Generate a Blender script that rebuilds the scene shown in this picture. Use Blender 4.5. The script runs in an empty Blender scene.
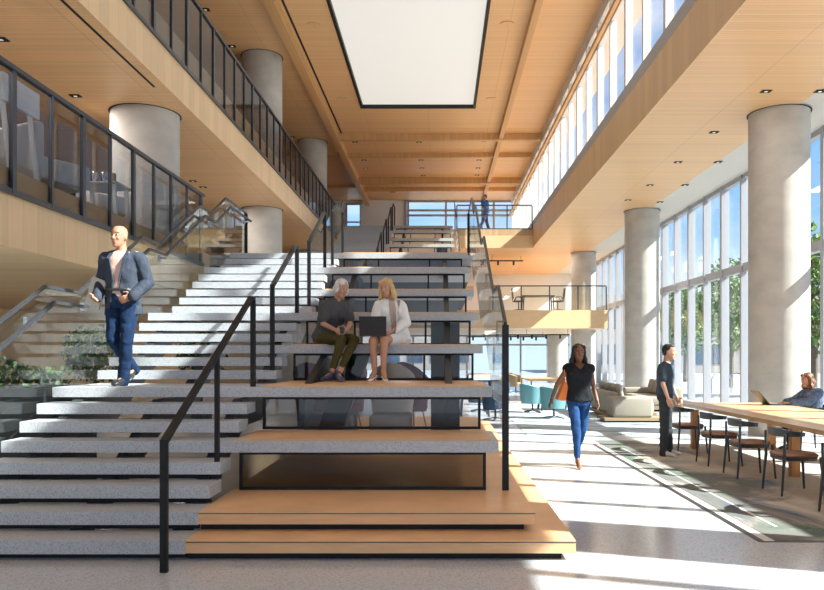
import bpy, bmesh, math, random
from mathutils import Vector, Matrix
random.seed(7)
S = bpy.context.scene
COL = S.collection
PI = math.pi
V = Vector
CAMZ = 1.59; F = 747.0
def at(px, py, d):                       # a point seen at photo position (px,py) at distance d
    return V(((px-440)*d/F, d, CAMZ-(py-355)*d/F))
# ------------------------------------------------------------ materials
def mat(name, col, rough=.5, metal=0, spec=.5, coat=0, emit=None, es=1):
    m = bpy.data.materials.new(name); m.use_nodes = True
    b = m.node_tree.nodes['Principled BSDF']
    b.inputs['Base Color'].default_value = (*col, 1)
    b.inputs['Roughness'].default_value = rough
    b.inputs['Metallic'].default_value = metal
    b.inputs['Specular IOR Level'].default_value = spec
    b.inputs['Coat Weight'].default_value = coat
    if emit:
        b.inputs['Emission Color'].default_value = (*emit, 1); b.inputs['Emission Strength'].default_value = es
    return m
def N(m, t, **kw):
    n = m.node_tree.nodes.new(t)
    for k, v in kw.items():
        if k in ('operation', 'blend_type', 'data_type', 'noise_dimensions', 'feature', 'sky_type', 'sun_disc', 'distance'): setattr(n, k, v)
        else: n.inputs[k].default_value = v
    return n
def L(m, a, b): m.node_tree.links.new(a, b)
def bs(m): return m.node_tree.nodes['Principled BSDF']
def ramp(m, fac, stops, const=False):
    r = m.node_tree.nodes.new('ShaderNodeValToRGB')
    if const: r.color_ramp.interpolation = 'CONSTANT'
    e = r.color_ramp.elements
    while len(e) < len(stops): e.new(.5)
    for i, (p, c) in enumerate(stops): e[i].position = p; e[i].color = (*c, 1)
    L(m, fac, r.inputs[0]); return r
def coords(m, scale=(1, 1, 1)):
    tc = m.node_tree.nodes.new('ShaderNodeTexCoord'); mp = m.node_tree.nodes.new('ShaderNodeMapping')
    mp.inputs['Scale'].default_value = scale
    L(m, tc.outputs['Object'], mp.inputs['Vector']); return mp.outputs['Vector']
def wood(name, col, axis, period, groove=.05, depth=.55, var=.12, rough=.45, seam=0, seam_axis=0):
    """planks: grooves spaced along axis; grain stretched along the other axes"""
    m = mat(name, col, rough)
    vec = coords(m)
    sx = m.node_tree.nodes.new('ShaderNodeSeparateXYZ'); L(m, vec, sx.inputs[0])
    dv = N(m, 'ShaderNodeMath', operation='DIVIDE'); L(m, sx.outputs[axis], dv.inputs[0]); dv.inputs[1].default_value = period
    fr = N(m, 'ShaderNodeMath', operation='FRACT'); L(m, dv.outputs[0], fr.inputs[0])
    fl = N(m, 'ShaderNodeMath', operation='FLOOR'); L(m, dv.outputs[0], fl.inputs[0])
    wn = m.node_tree.nodes.new('ShaderNodeTexWhiteNoise'); wn.noise_dimensions = '1D'; L(m, fl.outputs[0], wn.inputs['W'])
    sc = [1.2, 1.2, 1.2]; sc[axis] = 14/max(period*8, .5)*3
    nz = N(m, 'ShaderNodeTexNoise', Scale=2.5, Detail=5, Roughness=.6); L(m, coords(m, sc), nz.inputs['Vector'])
    ad = N(m, 'ShaderNodeMath', operation='MULTIPLY_ADD'); L(m, wn.outputs['Value'], ad.inputs[0]); ad.inputs[1].default_value = .5; L(m, nz.outputs['Fac'], ad.inputs[2])
    lo = tuple(c*(1-var*1.5) for c in col); hi = tuple(min(1, c*(1+var)) for c in col)
    rp = ramp(m, ad.outputs[0], [(.3, lo), (1.0, hi)])
    g = N(m, 'ShaderNodeMath', operation='LESS_THAN'); L(m, fr.outputs[0], g.inputs[0]); g.inputs[1].default_value = groove
    last = g.outputs[0]
    if seam:
        d2 = N(m, 'ShaderNodeMath', operation='DIVIDE'); L(m, sx.outputs[seam_axis], d2.inputs[0]); d2.inputs[1].default_value = seam
        f2 = N(m, 'ShaderNodeMath', operation='FRACT'); L(m, d2.outputs[0], f2.inputs[0])
        g2 = N(m, 'ShaderNodeMath', operation='LESS_THAN'); L(m, f2.outputs[0], g2.inputs[0]); g2.inputs[1].default_value = .012/seam*1.2
        mx = N(m, 'ShaderNodeMath', operation='MAXIMUM'); L(m, last, mx.inputs[0]); L(m, g2.outputs[0], mx.inputs[1]); last = mx.outputs[0]
    ml = N(m, 'ShaderNodeMath', operation='MULTIPLY'); L(m, last, ml.inputs[0]); ml.inputs[1].default_value = depth
    mix = m.node_tree.nodes.new('ShaderNodeMix'); mix.data_type = 'RGBA'
    L(m, ml.outputs[0], mix.inputs[0]); L(m, rp.outputs[0], mix.inputs[6]); mix.inputs[7].default_value = tuple(c*.3 for c in col)+(1,)
    L(m, mix.outputs[2], bs(m).inputs['Base Color'])
    return m
def noisy(name, col, var, scale, rough=.6, sc=(1, 1, 1), bump=0, **kw):
    m = mat(name, col, rough, **kw)
    nz = N(m, 'ShaderNodeTexNoise', Scale=scale, Detail=6, Roughness=.6); L(m, coords(m, sc), nz.inputs['Vector'])
    rp = ramp(m, nz.outputs['Fac'], [(.3, tuple(c*(1-var) for c in col)), (.7, tuple(min(1, c*(1+var)) for c in col))])
    L(m, rp.outputs[0], bs(m).inputs['Base Color'])
    if bump:
        b = N(m, 'ShaderNodeBump', Strength=bump, Distance=.01); L(m, nz.outputs['Fac'], b.inputs['Height']); L(m, b.outputs[0], bs(m).inputs['Normal'])
    return m
def terrazzo(name, base, dark, light, scale, rough, coat=0):
    m = mat(name, base, rough, coat=coat)
    v = N(m, 'ShaderNodeTexVoronoi', Scale=scale); L(m, coords(m), v.inputs['Vector'])
    s = m.node_tree.nodes.new('ShaderNodeSeparateColor'); L(m, v.outputs['Color'], s.inputs[0])
    rp = ramp(m, s.outputs[0], [(0, dark), (.2, base), (.5, tuple(c*1.07 for c in base)), (.85, light)], True)
    n2 = N(m, 'ShaderNodeTexNoise', Scale=.8, Detail=3); L(m, coords(m), n2.inputs['Vector'])
    r2 = ramp(m, n2.outputs['Fac'], [(.3, (.93, .93, .93)), (.7, (1, 1, 1))])
    mx = m.node_tree.nodes.new('ShaderNodeMix'); mx.data_type = 'RGBA'; mx.blend_type = 'MULTIPLY'; mx.inputs[0].default_value = 1
    L(m, rp.outputs[0], mx.inputs[6]); L(m, r2.outputs[0], mx.inputs[7]); L(m, mx.outputs[2], bs(m).inputs['Base Color'])
    return m
def glass(name, tint=(1, 1, 1), refl=1.0):
    m = bpy.data.materials.new(name); m.use_nodes = True; nt = m.node_tree
    nt.nodes.remove(nt.nodes['Principled BSDF']); out = nt.nodes['Material Output']
    tr = N(m, 'ShaderNodeBsdfTransparent', Color=(*tint, 1)); gl = N(m, 'ShaderNodeBsdfGlossy', Roughness=.0, Color=(1, 1, 1, 1))
    lw = N(m, 'ShaderNodeLayerWeight', Blend=.5); pw = N(m, 'ShaderNodeMath', operation='POWER'); L(m, lw.outputs['Facing'], pw.inputs[0]); pw.inputs[1].default_value = 4
    fr = N(m, 'ShaderNodeMath', operation='MULTIPLY_ADD'); L(m, pw.outputs[0], fr.inputs[0]); fr.inputs[1].default_value = .9*refl; fr.inputs[2].default_value = .07*refl; mx = nt.nodes.new('ShaderNodeMixShader')
    L(m, fr.outputs[0], mx.inputs[0]); L(m, tr.outputs[0], mx.inputs[1]); L(m, gl.outputs[0], mx.inputs[2]); L(m, mx.outputs[0], out.inputs['Surface'])
    return m
M = {}
WC = (.75, .455, .225)
M['ceil_wood'] = wood('ceiling_wood', WC, 1, .075, .10, .38, .07, .42, seam=2.4, seam_axis=0)
M['fascia_wood'] = wood('fascia_wood', (.76, .52, .29), 1, .30, .02, .35, .07, .45)
M['beam_wood'] = wood('beam_wood', (.58, .33, .14), 0, .11, .08, .35, .08, .45)
M['step_wood'] = wood('step_wood', (.72, .44, .23), 2, .5, .0, 0, .12, .38)
M['plank_floor'] = wood('plank_floor', (.50, .34, .19), 0, .14, .03, .4, .12, .4)
M['table_wood'] = wood('table_wood', (.62, .39, .20), 0, .17, .02, .35, .2, .35)
M['leg_wood'] = wood('leg_wood', (.50, .22, .065), 0, 1, 0, 0, .2, .4)
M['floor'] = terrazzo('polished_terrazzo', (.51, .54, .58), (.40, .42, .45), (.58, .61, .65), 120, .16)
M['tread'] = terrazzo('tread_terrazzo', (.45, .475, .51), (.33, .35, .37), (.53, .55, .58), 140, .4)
M['concrete'] = noisy('concrete', (.47, .44, .40), .14, 1.6, .75, (1, 1, 1.5), .15)
M['white'] = mat('white_paint', (.78, .80, .82), .6)
M['offwhite'] = mat('gypsum', (.62, .58, .52), .7)
M['frame'] = mat('window_frame_paint', (.36, .36, .385), .45)
M['frame2'] = mat('clerestory_frame_paint', (.62, .63, .65), .4)
M['grey'] = mat('grey_metal_curb', (.42, .42, .43), .45)
M['black'] = mat('black_steel', (.010, .010, .011), .5, spec=.3)
M['char'] = mat('charcoal_metal', (.05, .055, .065), .35, .3)
M['steel'] = mat('brushed_steel', (.45, .46, .48), .25, 1)
M['slot'] = mat('recess_black', (.006, .006, .006), .8)
M['glass'] = glass('clear_glass', (.9, .9, .9), .3)
M['wglass'] = glass('window_glass', (.93, .97, .98), .4)
M['sglass'] = glass('smoked_glass', (.72, .73, .75), .2)
M['tread_glass'] = glass('guard_glass', (.93, .96, .95), .6)
M['mesh'] = glass('mesh_glass', (.62, .56, .46), .25)
M['leather'] = noisy('brown_leather', (.19, .075, .032), .15, 8, .42)
M['chairblack'] = mat('black_ash', (.02, .024, .028), .38)
M['sofa'] = noisy('sofa_fabric', (.32, .285, .23), .08, 60, .9)
M['sofa2'] = noisy('grey_upholstery', (.18, .18, .185), .1, 60, .9)
M['teal'] = noisy('teal_fabric', (.13, .30, .33), .08, 50, .85)
M['purple'] = noisy('plum_fabric', (.13, .05, .075), .1, 50, .85)
M['tan'] = noisy('tan_fabric', (.30, .22, .13), .1, 50, .85)
M['lightgrey'] = noisy('light_upholstery', (.52, .48, .43), .06, 40, .8)
M['skyl'] = mat('luminous_skylight', (.25, .245, .235), .6, emit=(1, .955, .88), es=.365)
M['lamp'] = mat('lamp_glow', (1, 1, 1), .5, emit=(1, .85, .6), es=.25)
M['asphalt'] = noisy('pavement', (.36, .36, .36), .1, 2, .9)
M['leaf'] = noisy('leaves', (.10, .19, .035), .5, 3, .6)
M['leafd'] = noisy('dark_leaves', (.045, .085, .025), .5, 8, .6)
M['bark'] = noisy('bark', (.11, .085, .06), .3, 9, .9)
M['brick'] = noisy('building_stone', (.30, .27, .25), .1, 1, .9)
M['bglass'] = mat('building_glazing', (.05, .08, .13), .1, .2)
M['carpet'] = noisy('mezzanine_carpet', (.22, .20, .18), .1, 20, .95)
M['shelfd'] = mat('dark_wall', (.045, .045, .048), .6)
M['screen'] = mat('laptop_black', (.02, .02, .022), .35)
M['alum'] = mat('laptop_grey', (.25, .25, .26), .35, .6)
M['inlay'] = mat('inlay_strip', (.03, .025, .022), .4)
M['pale'] = mat('pale_inlay', (.62, .62, .60), .35)
# rug
def rugmat(name, cols, scale, seedoff, sc=(1, 1, 1)):
    m = mat(name, cols[0], .95)
    nz = N(m, 'ShaderNodeTexNoise', Scale=scale, Detail=7, Roughness=.62, Distortion=.6)
    mp = m.node_tree.nodes.new('ShaderNodeMapping'); tc = m.node_tree.nodes.new('ShaderNodeTexCoord')
    mp.inputs['Location'].default_value = (seedoff, seedoff*.7, 0); mp.inputs['Scale'].default_value = sc
    L(m, tc.outputs['Object'], mp.inputs[0]); L(m, mp.outputs[0], nz.inputs['Vector'])
    st = [(.30+.42*i/(len(cols)-1), c) for i, c in enumerate(cols)]
    rp = ramp(m, nz.outputs['Fac'], st)
    L(m, rp.outputs[0], bs(m).inputs['Base Color']); return m
M['rug'] = rugmat('painterly_rug', [(.03, .06, .14), (.055, .09, .17), (.12, .13, .13), (.15, .15, .14), (.07, .13, .085), (.10, .13, .17), (.16, .14, .11)], .62, 3.1, (1.5, .8, 1))
def rugmix(m, cols):
    nz = N(m, 'ShaderNodeTexNoise', Scale=.8, Detail=8, Roughness=.65, Distortion=.8); L(m, coords(m, (1.2, .9, 1)), nz.inputs['Vector'])
    rp = ramp(m, nz.outputs['Fac'], [(.30+.4*i/(len(cols)-1), c) for i, c in enumerate(cols)])
    sx = m.node_tree.nodes.new('ShaderNodeSeparateXYZ'); L(m, coords(m), sx.inputs[0])
    ad = N(m, 'ShaderNodeMath', operation='MULTIPLY_ADD'); L(m, nz.outputs['Fac'], ad.inputs[0]); ad.inputs[1].default_value = 4.5; L(m, sx.outputs[0], ad.inputs[2])
    r2 = ramp(m, ad.outputs[0], [(.2, (0, 0, 0)), (1.0, (1, 1, 1))])
    mx = m.node_tree.nodes.new('ShaderNodeMix'); mx.data_type = 'RGBA'
    old = bs(m).inputs['Base Color'].links[0].from_socket
    L(m, r2.outputs[0], mx.inputs[0]); L(m, old, mx.inputs[6]); L(m, rp.outputs[0], mx.inputs[7]); L(m, mx.outputs[2], bs(m).inputs['Base Color'])
rugmix(M['rug'], [(.14, .24, .50), (.28, .37, .52), (.52, .45, .36), (.42, .43, .43), (.55, .47, .36), (.34, .46, .36)])
M['bluerug'] = rugmat('pale_blue_rug', [(.10, .20, .36), (.35, .46, .58), (.55, .62, .68), (.20, .28, .25), (.5, .55, .58)], .8, 1.3, (.6, 1.6, 1))
# ------------------------------------------------------------ mesh building
class MB:
    def __init__(s): s.v = []; s.f = []
    def add(s, vs, fs):
        o = len(s.v); s.v += [V(p) for p in vs]; s.f += [tuple(i+o for i in f) for f in fs]; return s
    def box(s, x0, x1, y0, y1, z0, z1):
        return s.add([(x0, y0, z0), (x1, y0, z0), (x1, y1, z0), (x0, y1, z0), (x0, y0, z1), (x1, y0, z1), (x1, y1, z1), (x0, y1, z1)],
                     [(3, 2, 1, 0), (4, 5, 6, 7), (0, 1, 5, 4), (1, 2, 6, 5), (2, 3, 7, 6), (3, 0, 4, 7)])
    def prism(s, poly, a, b, axis=0):    # poly of (u,v): axis 0 -> (y,z) ; 1 -> (x,z); 2 -> (x,y)
        def p(u, v, w): return ((w, u, v), (u, w, v), (u, v, w))[axis]
        n = len(poly); vs = [p(u, v, a) for u, v in poly]+[p(u, v, b) for u, v in poly]
        fs = [tuple(range(n)), tuple(range(2*n-1, n-1, -1))]+[(i, i+n, (i+1) % n+n, (i+1) % n) for i in range(n)]
        return s.add(vs, fs)
    def beam(s, p, q, w, h, up=(0, 0, 1)):
        p = V(p); q = V(q); d = (q-p).normalized(); u = V(up)
        if abs(d.dot(u)) > .99: u = V((0, 1, 0))
        r = d.cross(u).normalized()*w/2; u = r.cross(d).normalized()*h/2
        vs = [p-r-u, p+r-u, p+r+u, p-r+u, q-r-u, q+r-u, q+r+u, q-r+u]
        return s.add(vs, [(0, 1, 2, 3), (7, 6, 5, 4), (0, 4, 5, 1), (1, 5, 6, 2), (2, 6, 7, 3), (3, 7, 4, 0)])
    def rings(s, rs, cap=True):
        n = len(rs[0]); vs = [p for r in rs for p in r]; fs = []
        for i in range(len(rs)-1):
            for j in range(n):
                k = (j+1) % n; fs.append((i*n+j, i*n+k, (i+1)*n+k, (i+1)*n+j))
        if cap: fs += [tuple(range(n-1, -1, -1)), tuple(range((len(rs)-1)*n, len(rs)*n))]
        return s.add(vs, fs)
    def tube(s, pts, r, n=8, ry=None):
        pts = [V(p) for p in pts]; rr = r if isinstance(r, (list, tuple)) else [r]*len(pts); rs = []; pu = None
        for i, p in enumerate(pts):
            d = (pts[min(i+1, len(pts)-1)]-pts[max(i-1, 0)]).normalized()
            u = V((0, 0, 1)) if abs(d.z) < .9 else V((0, 1, 0))
            if pu is not None: u = pu
            a = d.cross(u).normalized(); b = a.cross(d).normalized(); pu = b
            rs.append([p+a*math.cos(t*2*PI/n)*rr[i]+b*math.sin(t*2*PI/n)*rr[i]*(ry or 1) for t in range(n)])
        return s.rings(rs)
    def cyl(s, x, y, z0, z1, r, n=24, r2=None):
        r2 = r if r2 is None else r2
        return s.rings([[V((x+math.cos(t*2*PI/n)*q, y+math.sin(t*2*PI/n)*q, z)) for t in range(n)] for z, q in ((z0, r), (z1, r2))])
    def lathe(s, prof, c=(0, 0, 0), n=20):
        c = V(c); return s.rings([[c+V((math.cos(t*2*PI/n)*r, math.sin(t*2*PI/n)*r, z)) for t in range(n)] for z, r in prof])
    def ell(s, c, r, n=12, R=None):
        c = V(c); rs = []
        m_ = max(6, n//2+2)
        for i in range(m_+1):
            a = -PI/2+PI*i/m_; a = max(min(a, PI/2-.03), -PI/2+.03)
            ring = []
            for t in range(n):
                q = V((math.cos(a)*math.cos(t*2*PI/n)*r[0], math.cos(a)*math.sin(t*2*PI/n)*r[1], math.sin(a)*r[2]))
                if R: q = R @ q
                ring.append(c+q)
            rs.append(ring)
        return s.rings(rs)
    def cap(s, a, b, ra, rb, n=12, flat=1.0, up=None):   # tapered capsule
        a = V(a); b = V(b); d = (b-a).normalized(); u = V(up) if up else (V((0, 1, 0)) if abs(d.z) > .7 else V((0, 0, 1)))
        x = d.cross(u).normalized(); y = x.cross(d).normalized(); rs = []
        for t in (-80, -50, -25, 0): rs.append((a+d*ra*math.sin(math.radians(t)), ra*math.cos(math.radians(t))))
        for t in (0, 25, 50, 80): rs.append((b+d*rb*math.sin(math.radians(t)), rb*math.cos(math.radians(t))))
        return s.rings([[c+x*math.cos(k*2*PI/n)*r+y*math.sin(k*2*PI/n)*r*flat for k in range(n)] for c, r in rs])
    def rbox(s, x0, x1, y0, y1, z0, z1, r=.04):          # box with softened edges
        bm = bmesh.new(); bmesh.ops.create_cube(bm, size=1)
        for v in bm.verts: v.co = V(((x0+x1)/2+v.co.x*(x1-x0), (y0+y1)/2+v.co.y*(y1-y0), (z0+z1)/2+v.co.z*(z1-z0)))
        bmesh.ops.bevel(bm, geom=bm.edges[:], offset=min(r, .45*min(x1-x0, y1-y0, z1-z0)), segments=3, profile=.5, affect='EDGES')
        bm.verts.index_update(); s.add([v.co.copy() for v in bm.verts], [tuple(v.index for v in f.verts) for f in bm.faces]); bm.free(); return s
    def rot(s, ang, c=(0, 0, 0), axis='Z'):
        R = Matrix.Rotation(ang, 3, axis); c = V(c); s.v = [c+R @ (p-c) for p in s.v]; return s
    def shift(s, t): t = V(t); s.v = [p+t for p in s.v]; return s
def wloc(o):
    l = V((0, 0, 0))
    while o: l += o.location; o = o.parent
    return l
def tag(o, label=None, cat=None, group=None, kind=None):
    if label: o['label'] = label
    if cat: o['category'] = cat
    if group: o['group'] = group
    if kind: o['kind'] = kind
    return o
def build(name, mb, m, parent=None, label=None, cat=None, group=None, kind=None, smooth=False, bevel=0, local=False):
    """links the collected shapes as ONE mesh; vertices are in world space unless the parent was built at the origin"""
    me = bpy.data.meshes.new(name)
    if parent: org = wloc(parent)
    else:
        xs = [p.x for p in mb.v]; ys = [p.y for p in mb.v]; zs = [p.z for p in mb.v]
        org = V(((min(xs)+max(xs))/2, (min(ys)+max(ys))/2, min(zs)))
    me.from_pydata([p-org for p in mb.v], [], mb.f); me.validate()
    bm = bmesh.new(); bm.from_mesh(me); bmesh.ops.recalc_face_normals(bm, faces=bm.faces)
    if bevel: bmesh.ops.bevel(bm, geom=bm.edges[:], offset=bevel, segments=2, profile=.5, affect='EDGES', clamp_overlap=True)
    bm.to_mesh(me); bm.free()
    if smooth:
        me.shade_smooth()
        try: me.set_sharp_from_angle(angle=math.radians(40))
        except Exception: pass
    o = bpy.data.objects.new(name, me); COL.objects.link(o); me.materials.append(m)
    if parent: o.parent = parent
    else: o.location = org
    return tag(o, label, cat, group, kind)
def thing(name, loc, label, cat, group=None, kind=None):
    o = bpy.data.objects.new(name, None); COL.objects.link(o); o.location = loc; o.empty_display_size = .2
    return tag(o, label, cat, group, kind)
KIDS = {}
def copy_tree(o, loc=None, rz=None, label=None, group=None, parent=None):
    c = o.copy(); COL.objects.link(c)
    if parent: c.parent = parent
    if loc is not None: c.location = loc
    if rz is not None: c.rotation_euler = (0, 0, rz)
    if label: c['label'] = label
    if group: c['group'] = group
    for ch in [k for k in bpy.data.objects if k.parent == o and k != c]: copy_tree(ch, parent=c)
    return c
def B(*a): return MB().box(*a)
# ------------------------------------------------------------ camera, sky, sun
cam = bpy.data.objects.new('camera', bpy.data.cameras.new('camera')); COL.objects.link(cam); S.camera = cam
cam.location = (0, 0, CAMZ); cam.rotation_euler = (PI/2, 0, 0)
cam.data.sensor_width = 36; cam.data.lens = F/824*36; cam.data.shift_x = -28/824; cam.data.shift_y = 60/824
cam.data.clip_end = 500
w = bpy.data.worlds.new('sky'); S.world = w; w.use_nodes = True; nt = w.node_tree
SUNH = V((.95, -.316, 0)).normalized(); TAN = .79
tcw = nt.nodes.new('ShaderNodeTexCoord'); sxw = nt.nodes.new('ShaderNodeSeparateXYZ'); rw = nt.nodes.new('ShaderNodeValToRGB')
nt.links.new(tcw.outputs['Generated'], sxw.inputs[0]); nt.links.new(sxw.outputs[2], rw.inputs[0])
ew = rw.color_ramp.elements
for k_, (p_, c_) in enumerate(((0, (.60, .72, .84)), (.12, (.29, .51, .80)), (.35, (.15, .36, .70)), (1, (.12, .29, .62)))):
    if k_ > 1: ew.new(p_)
    ew[k_].position = p_; ew[k_].color = (*c_, 1)
cw = nt.nodes.new('ShaderNodeTexNoise'); cw.inputs['Scale'].default_value = 2.2; cw.inputs['Detail'].default_value = 7
mpw = nt.nodes.new('ShaderNodeMapping'); mpw.inputs['Scale'].default_value = (1, 1, 3); nt.links.new(tcw.outputs['Generated'], mpw.inputs[0]); nt.links.new(mpw.outputs[0], cw.inputs['Vector'])
r2w = nt.nodes.new('ShaderNodeValToRGB'); r2w.color_ramp.elements[0].position = .48; r2w.color_ramp.elements[1].position = .72; nt.links.new(cw.outputs['Fac'], r2w.inputs[0])
mxw = nt.nodes.new('ShaderNodeMix'); mxw.data_type = 'RGBA'; nt.links.new(r2w.outputs[0], mxw.inputs[0]); nt.links.new(rw.outputs[0], mxw.inputs[6]); mxw.inputs[7].default_value = (.95, .96, .98, 1)
nt.nodes['Background'].inputs['Strength'].default_value = .82
nt.links.new(mxw.outputs[2], nt.nodes['Background'].inputs[0])
sun = bpy.data.objects.new('sun', bpy.data.lights.new('sun', 'SUN')); COL.objects.link(sun)
sun.data.energy = 10; sun.data.angle = math.radians(.6); sun.data.color = (1, .955, .88)
sd = V((SUNH.x, SUNH.y, TAN)).normalized()
sun.rotation_euler = sd.to_track_quat('Z', 'Y').to_euler(); sun.location = sd*40
S.view_settings.view_transform = 'Standard'; S.view_settings.look = 'None'; S.view_settings.exposure = .9; S.view_settings.gamma = 1
S.view_settings.use_curve_mapping = False
# ============================================================ THE BUILDING
ST = 'structure'
RIS = .156; MEZ = 23*RIS; FL2 = 46*RIS; CZ = 10.8; XL = -4.6; XR = 4.17; YB = 44.5; YF = -7
WX = 8.2
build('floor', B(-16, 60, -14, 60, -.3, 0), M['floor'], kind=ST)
# floor inlays
build('trim_1', MB().box(2.71, 2.765, 6.36, 13.2, 0, .004).box(2.73, 8.0, 6.34, 6.37, 0, .004), M['inlay'], kind=ST)
build('trim_2', B(2.77, 2.86, 6.37, 13.9, 0, .003), M['pale'], kind=ST)
# left mezzanine: floor, soffit / fascia
build('floor', B(-15, XL, YF, YB, 3.31, MEZ), M['fascia_wood'], kind=ST)
build('floor', B(-15, XL-.02, YF, YB, MEZ, MEZ+.01), M['carpet'], kind=ST)
build('ceiling', B(-15, XL, YF, YB, 2.75, 3.31), M['fascia_wood'], kind=ST)
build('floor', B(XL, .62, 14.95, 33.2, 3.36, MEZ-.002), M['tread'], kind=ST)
build('ceiling', B(XL, .62, 14.9, 33.2, 3.2, 3.36), M['shelfd'], kind=ST)
build('floor', B(XL, 7.45, 33.2, YB, 3.31, MEZ), M['fascia_wood'], kind=ST)
build('ceiling', B(XL, 7.45, 33.2, YB, 2.78, 3.31), M['fascia_wood'], kind=ST)
# second floor left
build('floor', B(-15, XL, YF, YB, 6.72, FL2), M['fascia_wood'], kind=ST)
build('ceiling', B(-15, XL, YF, YB, 6.08, 6.72), M['ceil_wood'], kind=ST)
build('trim_3', B(XL-.005, XL+.012, YF, YB, 6.08, 6.72), M['fascia_wood'], kind=ST)
build('trim_4', MB().box(-4.80, -4.765, 7, 12.5, 6.07, 6.081), M['slot'], kind=ST)
build('floor', B(XL, XR, 33.2, YB, 6.9, FL2), M['plank_floor'], kind=ST)
build('ceiling', B(XL, XR, 33.2, YB, 6.35, 6.9), M['fascia_wood'], kind=ST)
# right aisle soffit, fascia, curb
build('ceiling', B(XR, 6.9, YF, YB, 6.4, 7.25), M['ceil_wood'], kind=ST)
build('trim_5', B(XR-.02, XR, YF, YB, 6.4, 7.32), M['fascia_wood'], kind=ST)
build('ceiling', B(6.9, WX+.15, YF, YB, 6.42, 7.25), M['offwhite'], kind=ST)
build('trim_6', B(XR-.03, XR+.25, YF, YB, 7.32, 7.58), M['grey'], kind=ST)
# atrium ceiling with the skylight opening
SX0, SX1, SY0, SY1 = -2.95, 1.32, 9.0, 27.85
cm = MB()
for a in ((-15, SX0, YF, YB), (SX1, XR+.3, YF, YB), (SX0, SX1, YF, SY0), (SX0, SX1, SY1, YB)): cm.box(*a, CZ, CZ+.3)
build('ceiling', cm, M['ceil_wood'], kind=ST)
build('ceiling', B(XR+.3, XR+1.3, YF, YB, CZ+.02, CZ+.3), M['frame2'], kind=ST)  # roof eave outside, added to shade the top of the clerestory
sky_t = thing('skylight', (-.8, 18, CZ), 'large pale luminous skylight panel with thin black frame in the wood ceiling', 'skylight')
build('diffuser', B(SX0, SX1, SY0, SY1, CZ+.10, CZ+.14), M['skyl'], sky_t)
fm = MB(); t = .09
fm.box(SX0, SX0+t, SY0, SY1, CZ-.03, CZ+.12).box(SX1-t, SX1, SY0, SY1, CZ-.03, CZ+.12).box(SX0+t, SX1-t, SY0, SY0+t, CZ-.03, CZ+.12).box(SX0+t, SX1-t, SY1-t, SY1, CZ-.03, CZ+.12)
build('frame', fm, M['black'], sky_t)
# ceiling beams
build('trim_7', B(-4.46, -4.2, YF, YB, CZ-.32, CZ), M['beam_wood'], kind=ST)
build('trim_8', B(-4.12, -4.06, YF, 31, CZ-.02, CZ+.002), M['slot'], kind=ST)
build('trim_9', B(2.44, 2.62, YF, YB, CZ-.24, CZ), M['beam_wood'], kind=ST)
for i, (y0, y1, h) in enumerate(((31, 31.25, .28), (34, 34.2, .2), (38.8, 39.1, .3), (41, 41.2, .2))):
    build('trim_%d' % (10+i), B(-4.2, XR, y0, y1, CZ-h, CZ), M['beam_wood'], kind=ST)
build('trim_14', MB().box(-15, -4.46, 33.9, 34.1, CZ-.15, CZ).box(-15, -4.46, 40.4, 40.6, CZ-.15, CZ), M['beam_wood'], kind=ST)
# left and back walls
build('wall_left', B(-15.2, -15, YF, 60, 0, CZ), M['white'], kind=ST)
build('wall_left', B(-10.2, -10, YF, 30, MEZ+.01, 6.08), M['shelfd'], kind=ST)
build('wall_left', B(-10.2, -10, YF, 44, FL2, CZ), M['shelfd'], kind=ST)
build('wall_left', B(-11.2, -11, 8, 44, 0, 2.75), M['fascia_wood'], kind=ST)
# back wall upper (with window openings)
bw = MB()
bw.box(-15, -5.6, YB, YB+.2, 0, CZ).box(-5.6, -4.7, YB, YB+.2, 10.6, CZ).box(-5.6, -4.7, YB, YB+.2, 0, 9.0).box(-4.7, -2.1, YB, YB+.2, 3, CZ)
bw.box(-2.1, WX, YB, YB+.2, 2.78, 8.0).box(5.2, WX, YB, YB+.2, 8, CZ)
build('wall_back', bw, M['white'], kind=ST)
def frame_x(x0, x1, z0, z1, y, xs, zs, w=.08, d=.14):
    m = MB()
    for x in [x0+w/2]+list(xs)+[x1-w/2]: m.box(x-w/2, x+w/2, y-d/2, y+d/2, z0, z1)
    X = sorted([x0+w/2]+list(xs)+[x1-w/2])
    for z in [z0+w/2]+list(zs)+[z1-w/2]:
        for a, b in zip(X[:-1], X[1:]): m.box(a+w/2, b-w/2, y-d/2, y+d/2, z-w/2, z+w/2)
    return m
wn = build('window_1', frame_x(-2.1, 5.2, 8.0, CZ, YB, [-1.9, .35, 2.0, 3.2], [9.9, 10.2], .12), M['frame'], kind=ST)
build('pane', B(-2.05, 5.15, YB-.01, YB+.01, 8.05, CZ-.05), M['wglass'], wn)
wn = build('window_2', frame_x(-5.6, -4.7, 9.0, 10.6, YB, [], [9.5], .08), M['frame'], kind=ST)
build('pane', B(-5.55, -4.75, YB-.01, YB+.01, 9.05, 10.55), M['wglass'], wn)
wn = build('window_3', frame_x(-4.7, WX, 0, 2.78, YB, [-3.2, -1.6, 0, 1.6, 3.2, 4.8, 6.4], [2.2], .1), M['frame'], kind=ST)
build('pane', B(-4.65, WX-.05, YB-.01, YB+.01, .05, 2.73), M['wglass'], wn)
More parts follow.
